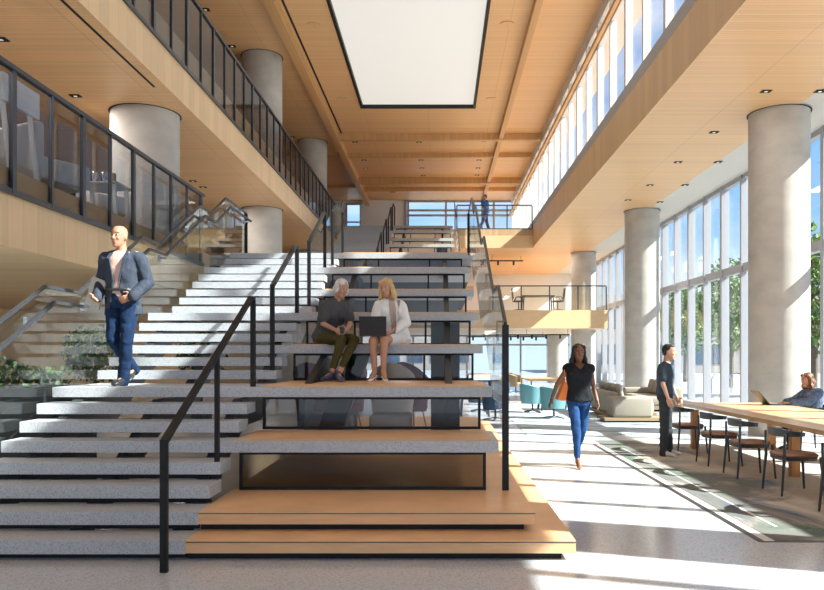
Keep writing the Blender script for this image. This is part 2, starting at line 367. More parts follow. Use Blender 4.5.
# facade on the right
def facade(name, x, y0, y1, z0, z1, step, zs, fin, w=.09, fm='frame'):
    m = MB(); y = y0
    ys = []
    while y <= y1: ys.append(y); y += step
    for i, y in enumerate(ys):
        ww = w*(1.5 if i % 2 == 0 else 1); m.box(x-fin, x+.08, y-ww/2, y+ww/2, z0, z1)
    for z, h in zs:
        for a, b in zip(ys[:-1], ys[1:]): m.box(x-fin*.8, x+.06, a+w*.75, b-w*.75, z, z+h)
    o = build(name, m, M[fm], kind=ST)
    build('pane', B(x+.01, x+.03, y0, y1, z0, z1), M['wglass'], o)
    return o
facade('window_4', WX, YF+.05, 48, 0, 6.42, 1.42, ((0, .12), (3.82, .22), (6.3, .12)), .14)
facade('window_5', XR+.12, YF+.05, YB, 7.58, CZ, 1.5, ((7.58, .06), (9.85, .12), (10.45, .35)), .07, .10, 'frame2')
build('trim_15', B(XR-.08, XR-.02+.03, YF, YB, 9.83, 9.95), M['beam_wood'], kind=ST)
build('baseboard_right', B(WX-.35, WX-.14, YF, 44, 0, .14), M['frame'], kind=ST)
# ------------------------------------------------------------ concrete columns
def column(x, y, z0, z1, r, label):
    t = thing('concrete_column', (x, y, z0), label, 'column')
    build('shaft', MB().cyl(x, y, z0, z1, r, 48), M['concrete'], t, smooth=True)
    rg = MB()
    n = 48; c = V((x, y, 0))
    rg.rings([[V((x+math.cos(k*2*PI/n)*q, y+math.sin(k*2*PI/n)*q, z)) for k in range(n)] for q, z in ((r+.002, z1), (r+.03, z1), (r+.03, z1-.006), (r+.002, z1-.006))], cap=False)
    build('reveal_ring', rg, M['slot'], t)
RC = [(6.76, 4.75, 'round concrete column closest to the camera on the window side'), (6.76, 14.9, 'largest round concrete column rising behind the woman at the long table'),
      (6.76, 25.0, 'round concrete column behind the standing man in dark polo'), (6.76, 35.2, 'round concrete column beside the balcony desk, passing its floor'),
      (6.76, 43.0, 'farthest round concrete column, seen below the desk balcony')]
for x, y, l in RC: column(x, y, 0, 6.4 if y < 43 else 2.78, .57, l)
for y, l in ((13.95, 'nearest left'), (23.1, 'middle left'), (32.3, 'far left')):
    column(-5.5, y, MEZ+.01, 6.08, .61, l+' round concrete column standing on the mezzanine floor')
    if y > 14: column(-5.5, y, FL2, CZ, .61, l+' round concrete column behind the top balcony railing')
# ------------------------------------------------------------ glass balconies on the left
def balcony(name, z0, z1, y0, y1, label):
    t = thing(name, (XL+.03, y0, z0), label, 'balcony railing')
    build('top_rail', MB().box(XL+.0, XL+.07, y0, y1, z1-.03, z1+.02), M['char'], t)
    build('bottom_rail', MB().box(XL+.015, XL+.055, y0, y1, z0-.01, z0+.05), M['char'], t)
    y = y0; k = 0
    while y <= y1:
        ww = .035 if k % 2 else .075
        build('post', B(XL+.014, XL+.06, y-ww/2, y+ww/2, z0, z1-.03), M['char'], t)
        if y+.784 <= y1+.1: build('glass_panel', B(XL+.03, XL+.04, y+ww/2, y+.784-ww/2, z0+.05, z1-.03), M['sglass'], t)
        y += .784; k += 1
balcony('mezzanine_railing', 3.31, 4.66, .14, 14.4, 'dark framed smoked glass railing of the lower left balcony')
balcony('upper_railing', 6.72, 8.17, 4.06, 33.0, 'dark framed smoked glass railing of the upper left balcony')
# bridge railing, balcony railing on the far side
def rail_x(name, x0, x1, y, z0, h, step, label, zb=0):
    t = thing(name, (x0, y, z0), label, 'railing')
    build('top_rail', B(x0, x1, y-.03, y+.03, z0+h-.05, z0+h), M['char'], t)
    build('bottom_rail', B(x0, x1, y-.02, y+.02, z0+zb, z0+zb+.05), M['char'], t)
    n = round((x1-x0)/step)
    for k in range(n+1):
        x = x0+(x1-x0)*k/n; build('post', B(x-.025, x+.025, y-.025, y+.025, z0+zb, z0+h-.05), M['char'], t)
        if k < n: build('glass_panel', B(x+.03, x+(x1-x0)/n-.03, y-.006, y+.006, z0+zb+.05, z0+h-.05), M['tread_glass'], t)
rail_x('bridge_railing', .75, 4.1, 33.24, FL2, 1.1, 1.1, 'glass railing along the top bridge in front of the man in blue')
rail_x('desk_balcony_railing', 2.35, 7.4, 33.24, MEZ, 1.1, 1.2, 'dark framed glass railing of the far balcony with the desk', -.25)
# ceiling fittings
def on_plane(px, py, z): d = (z-CAMZ)*F/(355-py); return V(((px-440)*d/F, d, z))
def downlight(p, label, group, s=.09):
    t = thing('downlight', (p.x, p.y, p.z-.012), label, 'ceiling light', group)
    build('housing', B(p.x-s, p.x+s, p.y-s*.8, p.y+s*.8, p.z-.012, p.z-.001), M['slot'], t)
    build('bulb', B(p.x-s*.3, p.x+s*.3, p.y-s*.25, p.y+s*.25, p.z-.016, p.z-.012), M['lamp'], t)
for p in ((766, 91), (820, 91), (714, 132), (678, 162), (718, 162), (650, 185), (685, 185), (628, 200), (660, 202)):
    downlight(on_plane(*p, 6.4), 'small black square downlight in the pale wood ceiling over the window aisle', 'window aisle downlights')
for p in ((1, 39), (75.5, 95.5), (203, 187), (193, 181)):
    downlight(on_plane(*p, 6.08), 'small black square downlight in the wood ceiling under the upper left balcony', 'left aisle downlights')
for p in ((355, 142), (419, 142), (484, 141), (364, 160), (421, 160), (479, 160), (366, 168), (422, 168), (478, 168), (423, 175.5), (477, 175), (393, 192)):
    downlight(on_plane(*p, CZ), 'small black downlight in the coffered wood ceiling beyond the skylight', 'rear atrium downlights', .11)
for p in ((205.5, 9.5), (232, 46), (292, 137)):
    downlight(on_plane(*p, CZ), 'small black downlight in the high ceiling above the upper left balcony', 'balcony downlights', .11)
for p, l in (((314, 25), 'left of the skylight, nearer one'), ((342, 99), 'left of the skylight, farther one'), ((507, 24), 'right of the skylight, nearer one'), ((491, 99), 'right of the skylight, farther one'), ((224, 34.5), 'above the upper left balcony')):
    q = on_plane(*p, CZ); build('ceiling_disc', MB().cyl(q.x, q.y, CZ-.02, CZ, .2, 24), M['ceil_wood'], label='flat round speaker cover in the wood ceiling '+l, cat='speaker cover')
# area lamps for the downlights' glow and for added fill
def area(x, y, z, sx, sy, e, col=(1, .93, .86)):
    l = bpy.data.lights.new('ceiling_and_fill_lamp', 'AREA'); l.shape = 'RECTANGLE'; l.size = sx; l.size_y = sy; l.energy = e; l.color = col
    o = bpy.data.objects.new('ceiling_and_fill_lamp', l); COL.objects.link(o); o.location = (x, y, z); return o
# ============================================================ GRAND STAIR
TR = .31
def dn(n): return 5.77+(n-1)*TR+(.74 if n > 8 else 0)+(.65 if n > 14 else 0)+(.65 if n > 20 else 0)
XA, XS, XE = -4.12, -1.97, .55
TH = .105
SEATS = [5, 8, 11, 14, 17, 20, 23]
prof = [(5.77, RIS), (7.94, 8*RIS), (8.68, 8*RIS), (dn(14), 14*RIS), (dn(15)-TR, 14*RIS), (dn(20), 20*RIS), (dn(21)-TR, 20*RIS), (dn(23), MEZ), (16.2, MEZ)]
def zr(d):
    for (a, za), (b, zb) in zip(prof[:-1], prof[1:]):
        if a <= d <= b: return za+(zb-za)*(d-a)/(b-a)
    return prof[0][1] if d < prof[0][0] else prof[-1][1]
def make_stair():
    t = thing('grand_staircase', (0, 5.77, 0), 'wide terrazzo staircase from the lobby floor with wooden seating tiers', 'staircase')
    for n in range(1, 24):
        y = dn(n); z = n*RIS; yb = dn(n+1)+.03 if n < 23 else 15.0
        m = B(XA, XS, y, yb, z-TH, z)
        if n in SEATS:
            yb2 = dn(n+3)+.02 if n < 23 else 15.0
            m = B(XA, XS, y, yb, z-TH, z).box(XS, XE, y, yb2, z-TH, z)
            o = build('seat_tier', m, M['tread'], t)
            build('wood_seat', B(XS+.06, XE-.07, y+.03, yb2-.02, z, z+.015), M['step_wood'], o)
        else:
            if n < 3: m = B(XA, XS, y, yb, z-TH, z)
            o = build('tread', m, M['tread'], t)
        if n <= 4: build('riser', B(XA+.03, XS-.02, y+.09, y+.12, z-RIS, z-TH), M['black'], t)
    # wooden platform with toe kicks
    o = build('wood_platform', MB().box(XS, 1.05, 5.77, 16.5, .058, RIS), M['step_wood'], t)
    build('toe_kick', B(XS, .95, 5.84, 16.4, 0, .058), M['black'], o)
    build('shadow_gap', B(XS+.005, 1.053, 5.767, 16.4, RIS-.016, RIS-.01), M['inlay'], o)
    o = build('wood_platform', MB().box(XS, .773, 6.08, 15.5, .212, 2*RIS), M['step_wood'], t)
    build('toe_kick', B(XS, .69, 6.15, 15.4, RIS, .212), M['black'], o)
    build('shadow_gap', B(XS+.005, .776, 6.077, 15.4, 2*RIS-.016, 2*RIS-.01), M['inlay'], o)
    # panels under the seats
    for i, n in enumerate(SEATS):
        y = dn(n)+.06; z1 = n*RIS-TH; z0 = 2*RIS if i == 0 else (SEATS[i-1])*RIS+.015
        x0, x1 = XS+.07, XE-.115; w = .028; m = MB()
        xs = [x0, x1-w] if i < 2 else [x0, x0+(x1-x0)*.29, x0+(x1-x0)*.72, x1-w]
        for x in xs: m.box(x, x+w, y, y+.03, z0+.0, z1)
        for a, b in zip(xs[:-1], xs[1:]): m.box(a+w, b, y, y+.03, z0, z0+w).box(a+w, b, y, y+.03, z1-w, z1)
        f = build('panel_frame', m, M['black'], t)
        build('glass_pane', B(x0+.01, x1-.01, y+.012, y+.018, z0+.01, z1-.01), M['mesh'] if i == 0 else M['glass'], f)
    # raking stringers
    up = [(a, b-.13) for a, b in prof]; dnp = [(a+.1, max(b-.42, .02)) for a, b in prof[::-1]]
    up[0] = (5.9, .02); dnp[-1] = (6.2, .02)
    for x in (-3.85, -3.0, -2.15):
        build('stringer', MB().prism(up+dnp, x-.05, x+.05, 0), M['char'], t)
    for x in (-1.5, .1):
        up2 = []; 
        for n in SEATS[1:]: up2 += [(dn(n)+.12, n*RIS-TH)]
        up2 += [(14.9, MEZ-TH)]
        low = [(a, b-.32) for a, b in up2[::-1]]
        build('stringer', MB().prism(up2+low, x-.04, x+.04, 0), M['black'], t)
    # steel legs standing on the platform
    m = MB(); a = V((-1.55, 9.6, 2*RIS)); b = V((-1.06, 9.6, 1.66)); m.prism([(a.x-.16, a.z), (a.x+.16, a.z), (b.x+.16, b.z), (b.x-.16, b.z)], 9.76, 9.98, 1)
    build('support_leg', m, M['black'], t)
    build('support_leg', B(-.13, .28, 10.66, 10.9, 2*RIS, 2.05), M['black'], t)
    return t
stair = make_stair()
up = copy_tree(stair, loc=(0, 5.77+17.68, MEZ), label='upper flight of terrazzo stairs and seat tiers beyond the landing, reaching the top bridge')
up.name = 'upper_staircase'
# ------------------------------------------------------------ guards and handrails
def guard(x, y0, inner, label, oy=0, oz=0, ystop=16.2, y_first_post=True, posts=()):
    t = thing('stair_guard', (x, y0+oy, oz+zr(y0)), label, 'glass guard')
    pts = [(y0, zr(y0))]+[p for p in prof if y0 < p[0] < ystop]+[(ystop, zr(ystop))]
    m = MB()
    for (a, za), (b, zb) in zip(pts[:-1], pts[1:]): m.beam((x, a+oy, za+oz+1.07), (x, b+oy, zb+oz+1.07), .032, .032)
    build('top_rail', m, M['char'], t)
    k = .5
    for (a, za), (b, zb) in zip(pts[:-1], pts[1:]):
        n = max(1, round((b-a)/1.0))
        for i in range(n):
            u0 = a+(b-a)*i/n+.012; u1 = a+(b-a)*(i+1)/n-.012
            build('glass_panel', MB().prism([(u0+oy, zr(u0)+oz-.16), (u1+oy, zr(u1)+oz-.16), (u1+oy, zr(u1)+oz+1.05), (u0+oy, zr(u0)+oz+1.05)], x-.006, x+.006, 0), M['tread_glass'], t)
    if inner:
        m = MB()
        for (a, za), (b, zb) in zip(pts[:-1], pts[1:]): m.beam((x+inner, a+oy, za+oz+.9), (x+inner, b+oy, zb+oz+.9), .04, .032)
        build('handrail', m, M['char'], t)
        for yy in [y0+.5+i*1.2 for i in range(int((ystop-y0-.5)/1.2)+1)]:
            build('bracket', MB().box(min(x, x+inner), max(x, x+inner), yy-.015+oy, yy+.015+oy, zr(yy)+oz+.84, zr(yy)+oz+.87).box(x-.02, x+.02, yy-.04+oy, yy+.04+oy, zr(yy)+oz+.8, zr(yy)+oz+.9), M['steel'], t)
    for yy in posts:
        build('post', B(x-.03, x+.03, yy+oy-.03, yy+oy+.03, (2*RIS if oz == 0 and yy < 7.2 and x > 0 else zr(yy)+oz-.02), zr(yy)+oz+1.06), M['black'], t)
    return t
guard(-4.2, 5.9, .10, 'clear glass guard with steel handrail up the left edge of the stair', posts=(16.17,))
guard(.62, 7.08, 0, 'clear glass guard up the right edge of the seating tiers', posts=(7.08, 16.17))
guard(.62, 5.9, 0, 'far glass guard on the right edge of the upper stair flight', oy=17.68, oz=MEZ, ystop=14.8)
guard(-4.2, 5.9, 0, 'far glass guard on the left edge of the upper stair flight', oy=17.68, oz=MEZ, ystop=14.8)
def handrail(x, pts, label, oy=0, oz=0, mids=()):
    """pts: (d, foot height, top height)"""
    t = thing('stair_handrail', (x, pts[0][0]+oy, pts[0][1]+oz), label, 'handrail')
    m = MB(); w = .052
    for a, b in zip(pts[:-1], pts[1:]): m.beam((x, a[0]+oy, a[2]+oz), (x, b[0]+oy, b[2]+oz), .05, .04)
    build('rail', m, M['black'], t)
    for p in (pts[0], pts[-1]): build('post', B(x-w/2, x+w/2, p[0]+oy-.02, p[0]+oy+.02, p[1]+oz, p[2]+oz+.02), M['black'], t)
    for d, f in mids:
        for a, b in zip(pts[:-1], pts[1:]):
            if a[0] <= d <= b[0]: z = a[2]+(b[2]-a[2])*(d-a[0])/(b[0]-a[0])
        build('post', B(x-w/2+.006, x+w/2-.006, d+oy-.02, d+oy+.02, f+oz, z+oz-.01), M['black'], t)
XH = -2.02
HR = [([(5.47, 0, .953), (7.98, 8*RIS, 2.2), (8.07, 8*RIS, 2.2)], ((6.77, 4*RIS),), 'lowest black handrail standing on the lobby floor beside the wood steps'),
      ([(9.0, 9*RIS, 2.42), (10.4, 14*RIS, 3.1), (10.55, 14*RIS, 3.1)], (), 'second black handrail, rising beside the seated women'),
      ([(11.52, 15*RIS, 3.33), (13.0, 20*RIS, 4.06), (13.1, 20*RIS, 4.06)], (), 'third black handrail, halfway up the stair'),
      ([(14.02, 21*RIS, 4.26), (14.65, MEZ, 4.55), (15.5, MEZ, 4.55)], (), 'fourth black handrail, at the mezzanine landing')]
for pts, mids, l in HR: handrail(XH, pts, l, 0, 0, mids)
UP = ['lowest of the far handrails on the upper flight', 'second of the far handrails on the upper flight', 'third of the far handrails on the upper flight', 'topmost far handrail at the head of the upper flight']
for (pts, mids, l), l2 in zip(HR, UP): handrail(XH, pts, 'thin black '+l2, 17.68, MEZ, mids)
# ============================================================ FURNITURE
def make_chair():
    t = thing('dining_chair', (0, 0, 0), 'x', 'chair')       # faces +x, table side
    sm = MB(); n = 24
    def sq(a, r): c, s = math.cos(a), math.sin(a); k = (abs(c)**3.2+abs(s)**3.2)**(-1/3.2); return (c*k*r, s*k*r)
    sm.rings([[V((sq(i*2*PI/n, r)[0]+.0, sq(i*2*PI/n, r)[1]*1.02, z)) for i in range(n)] for r, z in ((.215, .432), (.235, .44), (.238, .452), (.215, .470), (.12, .478), (.01, .48))])
    build('seat', sm, M['leather'], t, smooth=True)
    fr = MB().rings([[V((sq(i*2*PI/n, r)[0], sq(i*2*PI/n, r)[1]*1.02, z)) for i in range(n)] for r, z in ((.20, .395), (.225, .395), (.228, .432), (.20, .432))], cap=True)
    build('seat_frame', fr, M['chairblack'], t)
    for sx, sy in ((-1, -1), (-1, 1), (1, -1), (1, 1)):
        if sx < 0: pts = [(-.25, sy*.25, 0), (-.215, sy*.235, .42), (-.215, sy*.25, .70)]; r = [.012, .019, .014]
        else: pts = [(.24, sy*.24, 0), (.205, sy*.215, .44)]; r = [.012, .019]
        build('leg', MB().tube(pts, r, 10), M['chairblack'], t, smooth=True)
    # curved top rail wrapping forward
    rs = []
    for i in range(17):
        a = math.radians(-108+216*i/16); cx = -.06-.185*math.cos(a); cy = .275*math.sin(a)
        w = .028+.03*math.cos(a/1.25)**2; out = V((-math.cos(a)*.8, math.sin(a), 0)).normalized(); z = .725-.02*(abs(a)/1.8)
        th = .011
        rs.append([V((cx, cy, z))+out*(-th)+V((0, 0, -w)), V((cx, cy, z))+out*th+V((0, 0, -w)), V((cx, cy, z))+out*(th+.012)+V((0, 0, w*.7)), V((cx, cy, z))+out*(-th+.006)+V((0, 0, w*.7))])
    build('backrest', MB().rings(rs), M['chairblack'], t, smooth=True)
    return t
G = 'black dining chairs with brown leather seats at the long table'
ch = make_chair()
spots = [(4.06, 12.25, .03, 'black dining chair with brown seat beside the standing man, farthest down the table', None),
         (4.06, 10.86, 0, 'black dining chair with brown seat, second from the standing man', None),
         (4.06, 9.8, -.02, 'black dining chair with brown seat, third from the standing man', None),
         (4.08, 8.62, 0, 'black dining chair with brown seat, fourth from the standing man, shown whole', None),
         (4.10, 7.33, .03, 'black dining chair cut off by the right edge of the photo', None),
         (6.12, 12.42, PI, 'dining chair the woman with the laptop sits on', None),
         (6.05, 11.0, PI, 'dining chair tucked under the window side of the table, next to the woman', None),
         (6.05, 9.75, PI, 'dining chair on the window side of the table, its legs seen past the table leg', None)]
for i, (x, y, r, l, g) in enumerate(spots):
    if i == 0: ch.location = (x, y, 0); ch.rotation_euler = (0, 0, r); ch['label'] = l; ch['group'] = G
    else: copy_tree(ch, (x, y, 0), r, l, G)
# long table
t = thing('communal_table', (4.95, 8.9, 0), 'very long wooden communal table with thick tapered edge by the windows', 'table')
poly = [(4.2, .76), (5.78, .76), (5.74, .70), (5.55, .665), (4.45, .665), (4.23, .70)]
build('tabletop', MB().prism(poly, 4.6, 13.05, 1), M['table_wood'], t)
for x, y in ((4.30, 12.62), (5.6, 12.62), (4.62, 9.74), (5.5, 9.74), (4.62, 6.2), (5.5, 6.2)):
    build('leg', B(x-.055, x+.055, y-.05, y+.05, 0, .665), M['leg_wood'], t)
# rugs
rg = build('area_rug', B(2.86, 7.6, 6.38, 13.85, 0, .006), M['rug'], label='large painterly rug in blue, green and tan under the long table', cat='rug')
build('rug_line', MB().box(3.09, 3.12, 6.9, 12.8, .006, .0075), M['pale'], rg, label='thin white line along the rug')
build('area_rug', B(1.75, 6.1, 14.9, 24, 0, .008), M['bluerug'], label='pale blue patterned rug under the sofa and teal chairs', cat='rug')
# laptops
def laptop(x, y, z, rz, w, tilt, label, ms, hgt=.215):
    t = thing('laptop', (x, y, z), label, 'laptop'); t.rotation_euler = (0, 0, rz)      # hinge along x at y=0, keyboard towards +y
    o = V((x, y, z))
    build('base', B(-w/2, w/2, 0, .22, 0, .014).shift(o), ms, t, bevel=.003)
    m = B(-w/2, w/2, -.008, 0, 0, hgt); m.rot(tilt, (0, 0, 0), 'X'); m.shift(o+V((0, 0, .014)))
    build('lid', m, ms, t)
    m = B(-w/2+.01, w/2-.01, -.0, .001, .01, hgt-.01); m.rot(tilt, (0, 0, 0), 'X'); m.shift(o+V((0, 0, .014)))
    build('display', m, M['screen'], t)
    return t
laptop(5.43, 12.42, .76, -PI/2, .32, math.radians(42), 'dark laptop open on the long table before the woman', M['screen'], .30)
laptop(-.84, 9.36, 8*RIS+.585, 0, .34, math.radians(12), 'black laptop on the lap of the blonde woman', M['screen'], .23)
# sofas
def sofa(x, y, rz, label, arms=True):
    t = thing('sofa', (x, y, 0), label, 'sofa'); t.rotation_euler = (0, 0, rz); o = V((x, y, 0))
    build('base', B(-1.15, 1.15, -.6, .6, .06, .16).shift(o), M['tan'], t)
    build('plinth', B(-1.0, 1.0, -.5, .5, 0.0, .06).shift(o), M['slot'], t)
    for i in range(2):
        build('seat_cushion', MB().rbox(-1.1+i*1.1, -.01+i*1.1, -.55, .35, .16, .42, .06).shift(o), M['sofa'], t, smooth=True)
    build('backrest', MB().rbox(-1.12, 1.12, .35, .6, .16, .68, .06).shift(o), M['sofa'], t, smooth=True)
    if arms: build('armrest', MB().rbox(-1.14, -.88, -.55, .4, .42, .6, .05).shift(o), M['sofa'], t, smooth=True)
    for i in range(4):
        m = MB().rbox(-.235, .235, -.08, .08, 0, .46, .07); m.rot(-.25, (0, 0, 0), 'X'); m.shift(o+V((-.82+i*.54, .22, .42)))
        build('back_cushion', m, M['sofa'], t, smooth=True)
    return t
sofa(4.75, 19.55, PI/2+.0, 'beige modular sofa with plump back cushions on low wooden base', False)
t = thing('ottoman', (4.55, 17.85, 0), 'square beige ottoman block at the near end of the sofa', 'ottoman')
build('base', B(3.85, 5.35, 17.45, 18.35, .05, .12), M['tan'], t); build('plinth', B(3.95, 5.25, 17.55, 18.25, 0, .05), M['slot'], t)
build('cushion', MB().rbox(4.05, 5.0, 17.5, 18.2, .12, .60, .06), M['sofa'], t, smooth=True)
s2 = sofa(6.2, 22.0, -PI/2, 'beige sofa against the windows, behind the near sofa', True)
# swivel tub chairs
def tub_chair(x, y, rz, m_, label, h=.82, z=0, group=None, name='tub_chair'):
    t = thing(name, (x, y, z), label, 'armchair', group); t.rotation_euler = (0, 0, rz); o = V((x, y, z))
    n = 18; rs = []
    for i in range(n+1):
        a = math.radians(-118+236*i/n); hh = (h-.40)*(.55+.45*math.cos(a/2.0)**2)
        r1, r2 = .27, .34; c = V((-math.cos(a), math.sin(a), 0))
        rs.append([c*r1+V((0, 0, .30)), c*(r2-.04)+V((0, 0, .26)), c*(r2+.02)+V((0, 0, .38+hh)), c*(r1+.03)+V((0, 0, .40+hh))])
    build('shell', MB().rings(rs).shift(o), m_, t, smooth=True)
    build('seat', MB().lathe([(.28, .2), (.30, .28), (.40, .29), (.44, .25), (.45, .01)], n=20).shift(o), m_, t, smooth=True)
    b = MB().cyl(0, 0, .06, .29, .025, 10)
    build('pole', b.shift(o), M['char'], t)
    for k in range(4):
        a = k*PI/2+.4; build('foot', MB().beam((0, 0, .07), (math.cos(a)*.3, math.sin(a)*.3, .02), .035, .025).shift(o), M['char'], t)
    return t
tub_chair(2.85, 18.7, .5, M['teal'], 'nearer teal swivel tub chair beside the walking woman')
tub_chair(2.55, 20.6, .3, M['teal'], 'farther teal swivel tub chair, left of the nearer one')
tub_chair(2.2, 26.5, 0, M['teal'], 'teal tub chair far back by the wooden table', .78)
tub_chair(2.3, 29.0, .6, M['tan'], 'tan tub chair far back under the desk balcony', .85)
tub_chair(3.2, 31.5, -.4, M['tan'], 'tan tub chair farthest back beside the column', .85)
M['navy'] = noisy('navy_fabric', (.03, .06, .11), .1, 50, .85)
tub_chair(1.35, 18.2, -.6, M['navy'], 'navy tub chair just right of the stair, nearest of the navy ones')
tub_chair(1.1, 21.0, .4, M['navy'], 'navy tub chair right of the stair, middle of the navy ones')
tub_chair(1.9, 24.0, 1.2, M['navy'], 'navy tub chair right of the stair, farthest of the navy ones')
# seen under the stair through the glass
def high_chair(x, y, rz, m_, label):
    t = thing('high_back_chair', (x, y, 2*RIS), label, 'armchair'); t.rotation_euler = (0, 0, rz); o = V((x, y, 2*RIS)); n = 14; rs = []
    for i in range(n+1):
        a = math.radians(-95+190*i/n); c = V((-math.cos(a)*.8, math.sin(a), 0)); hh = .5+.5*math.cos(a/1.6)**2
        rs.append([c*.25+V((0, 0, .36)), c*.29+V((0, 0, .34)), c*.36+V((0, 0, .36+.8*hh)), c*.32+V((0, 0, .37+.8*hh))])
    build('shell', MB().rings(rs).shift(o), m_, t, smooth=True)
    build('seat', MB().lathe([(.36, .22), (.38, .27), (.46, .27), (.48, .2), (.485, .01)], n=18).shift(o), m_, t, smooth=True)
    for k in range(4):
        a = k*PI/2+PI/4; build('leg', MB().tube([(math.cos(a)*.18, math.sin(a)*.18, .38), (math.cos(a)*.27, math.sin(a)*.27, 0)], [.016, .011], 8).shift(o), M['leg_wood'], t)
high_chair(-2.05+.15, 11.4, 1.2, M['purple'], 'plum high-back chair under the stair, behind the grey-haired woman\'s feet')
high_chair(-1.55, 12.4, 2.2, M['purple'], 'plum high-back chair under the stair, right of the first plum chair')
high_chair(-.48, 12.6, 1.0, M['purple'], 'plum high-back chair under the stair, right of the blonde woman\'s feet')
high_chair(-.72, 11.3, 1.57, M['lightgrey'], 'pale rounded chair under the stair behind the blonde woman\'s shoes')
t = thing('lounge_bench', (-1.5, 11.9, 2*RIS), 'dark grey upholstered bench under the stair, left of the slanted steel leg', 'bench')
build('seat', MB().rbox(-1.9, -1.2, 10.3, 10.9, 2*RIS+.12, 2*RIS+.45, .04), M['sofa2'], t, smooth=True)
build('base', B(-1.85, -1.25, 10.35, 10.85, 2*RIS, 2*RIS+.12), M['black'], t)
t = thing('lounge_bench', (-.7, 10.6, 2*RIS), 'dark grey upholstered bench under the stair, between the two steel legs', 'bench')
build('seat', MB().rbox(-.98, -.4, 10.3, 10.9, 2*RIS+.12, 2*RIS+.45, .04), M['sofa2'], t, smooth=True)
build('base', B(-.93, -.45, 10.35, 10.85, 2*RIS, 2*RIS+.12), M['black'], t)
# wooden tables far back
def simple_table(x, y, z, w, d, h, label, m_top, m_leg, th=.05):
    t = thing('side_table', (x, y, z), label, 'table')
    build('tabletop', B(x-w/2, x+w/2, y-d/2, y+d/2, z+h-th, z+h), m_top, t, bevel=.008)
    for sx in (-1, 1):
        for sy in (-1, 1): build('leg', MB().beam((x+sx*(w/2-.08), y+sy*(d/2-.08), z+h-th), (x+sx*(w/2-.04), y+sy*(d/2-.05), z), .05, .05), m_leg, t)
    return t
simple_table(3.9, 27.5, 0, 1.6, 3.2, .74, 'long wooden table in the far lounge behind the walking woman', M['table_wood'], M['leg_wood'])
simple_table(2.1, 34.5, 0, 1.8, 1.2, .74, 'wooden table at the far back of the ground floor', M['table_wood'], M['char'])
simple_table(5.3, 23.6, 0, .6, .6, .5, 'small dark side table between the sofas and far column', M['char'], M['char'])
simple_table(.9, 19.6, 0, .8, .8, .5, 'low wooden table among the navy tub chairs right of the stair', M['table_wood'], M['char'])
simple_table(3.3, 21.6, 0, .9, .9, .4, 'low table between the teal chairs and the sofa', M['table_wood'], M['char'])
# desk on the far balcony with two task chairs
simple_table(4.52, 34.6, MEZ+.001, 1.5, .8, .74, 'black desk on the far balcony between two task chairs', M['char'], M['char'], .06)
def task_chair(x, y, z, rz, label):
    t = thing('task_chair', (x, y, z), label, 'office chair'); t.rotation_euler = (0, 0, rz); o = V((x, y, z))
    build('seat', MB().rbox(-.24, .24, -.24, .24, .44, .50, .03).shift(o), M['chairblack'], t, smooth=True)
    m = MB().rbox(-.27, -.23, -.22, .22, .58, 1.08, .02); m.rot(-.12, (-.25, 0, .5), 'Y')
    build('backrest', m.shift(o), M['chairblack'], t, smooth=True)
    build('back_support', MB().tube([(-.05, 0, .43), (-.27, 0, .46), (-.29, 0, .75)], .018).shift(o), M['char'], t)
    for s in (-1, 1): build('armrest', MB().tube([(-.2, s*.26, .48), (-.1, s*.29, .68), (.12, s*.29, .68)], .016).shift(o), M['char'], t)
    build('pole', MB().cyl(0, 0, .08, .44, .025, 10).shift(o), M['char'], t)
    for k in range(5):
        a = k*2*PI/5; build('foot', MB().beam((0, 0, .1), (math.cos(a)*.3, math.sin(a)*.3, .06), .04, .03).cyl(math.cos(a)*.3, math.sin(a)*.3, 0, .06, .028, 10).shift(o), M['char'], t)
task_chair(3.62, 34.4, MEZ+.001, 0, 'black task chair left of the desk on the far balcony')
task_chair(5.42, 34.4, MEZ+.001, PI, 'black task chair right of the desk on the far balcony')
# left mezzanine furniture seen through smoked glass
def lounge(x, y, z, rz, label, s=1.0):
    t = thing('lounge_chair', (x, y, z), label, 'armchair'); t.rotation_euler = (0, 0, rz); o = V((x, y, z))
    k = s
    build('seat', MB().rbox(-.36*k, .36*k, -.36*k, .36*k, .34, .50, .06).shift(o), M['lightgrey'], t, smooth=True)
    m = MB().rbox(-.42*k, .42*k, .28*k, .42*k, .34, 1.02*k, .06); build('backrest', m.shift(o), M['lightgrey'], t, smooth=True)
    for q in (-1, 1): build('armrest', MB().rbox(q*.40*k-.05, q*.40*k+.05, -.34*k, .34*k, .36, .68, .04).shift(o), M['lightgrey'], t, smooth=True)
    for sx in (-1, 1):
        for sy in (-1, 1): build('leg', MB().tube([(sx*.28*k, sy*.28*k, .36), (sx*.36*k, sy*.36*k, 0)], [.018, .012], 8).shift(o), M['white'], t)
lounge(-5.62, 10.6, MEZ+.01, PI-.45, 'grey lounge armchair nearest on the lower left balcony', 1.12)
lounge(-5.75, 12.75, MEZ+.01, 2.4, 'pale lounge chair near the concrete column on the lower left balcony', .8)
t = thing('high_table', (-6.0, 8.6, MEZ+.01), 'white high table with angled legs at the left photo edge behind smoked glass', 'table')
build('tabletop', B(-6.9, -5.2, 8.9, 9.7, MEZ+1.30, MEZ+1.38), M['white'], t)
build('modesty_panel', B(-5.24, -5.2, 8.9, 9.7, MEZ+1.05, MEZ+1.30), M['white'], t)
for x, y in ((-5.3, 9.0), (-5.3, 9.6), (-6.8, 9.0), (-6.8, 9.6)): build('leg', MB().beam((x, y, MEZ+1.3), (x+.12, y+.05, MEZ+.01), .05, .04), M['white'], t)
t = simple_table(-5.3, 11.75, MEZ+.01, .7, .6, .66, 'small pale table with canisters on the lower left balcony', M['lightgrey'], M['white'], .03)
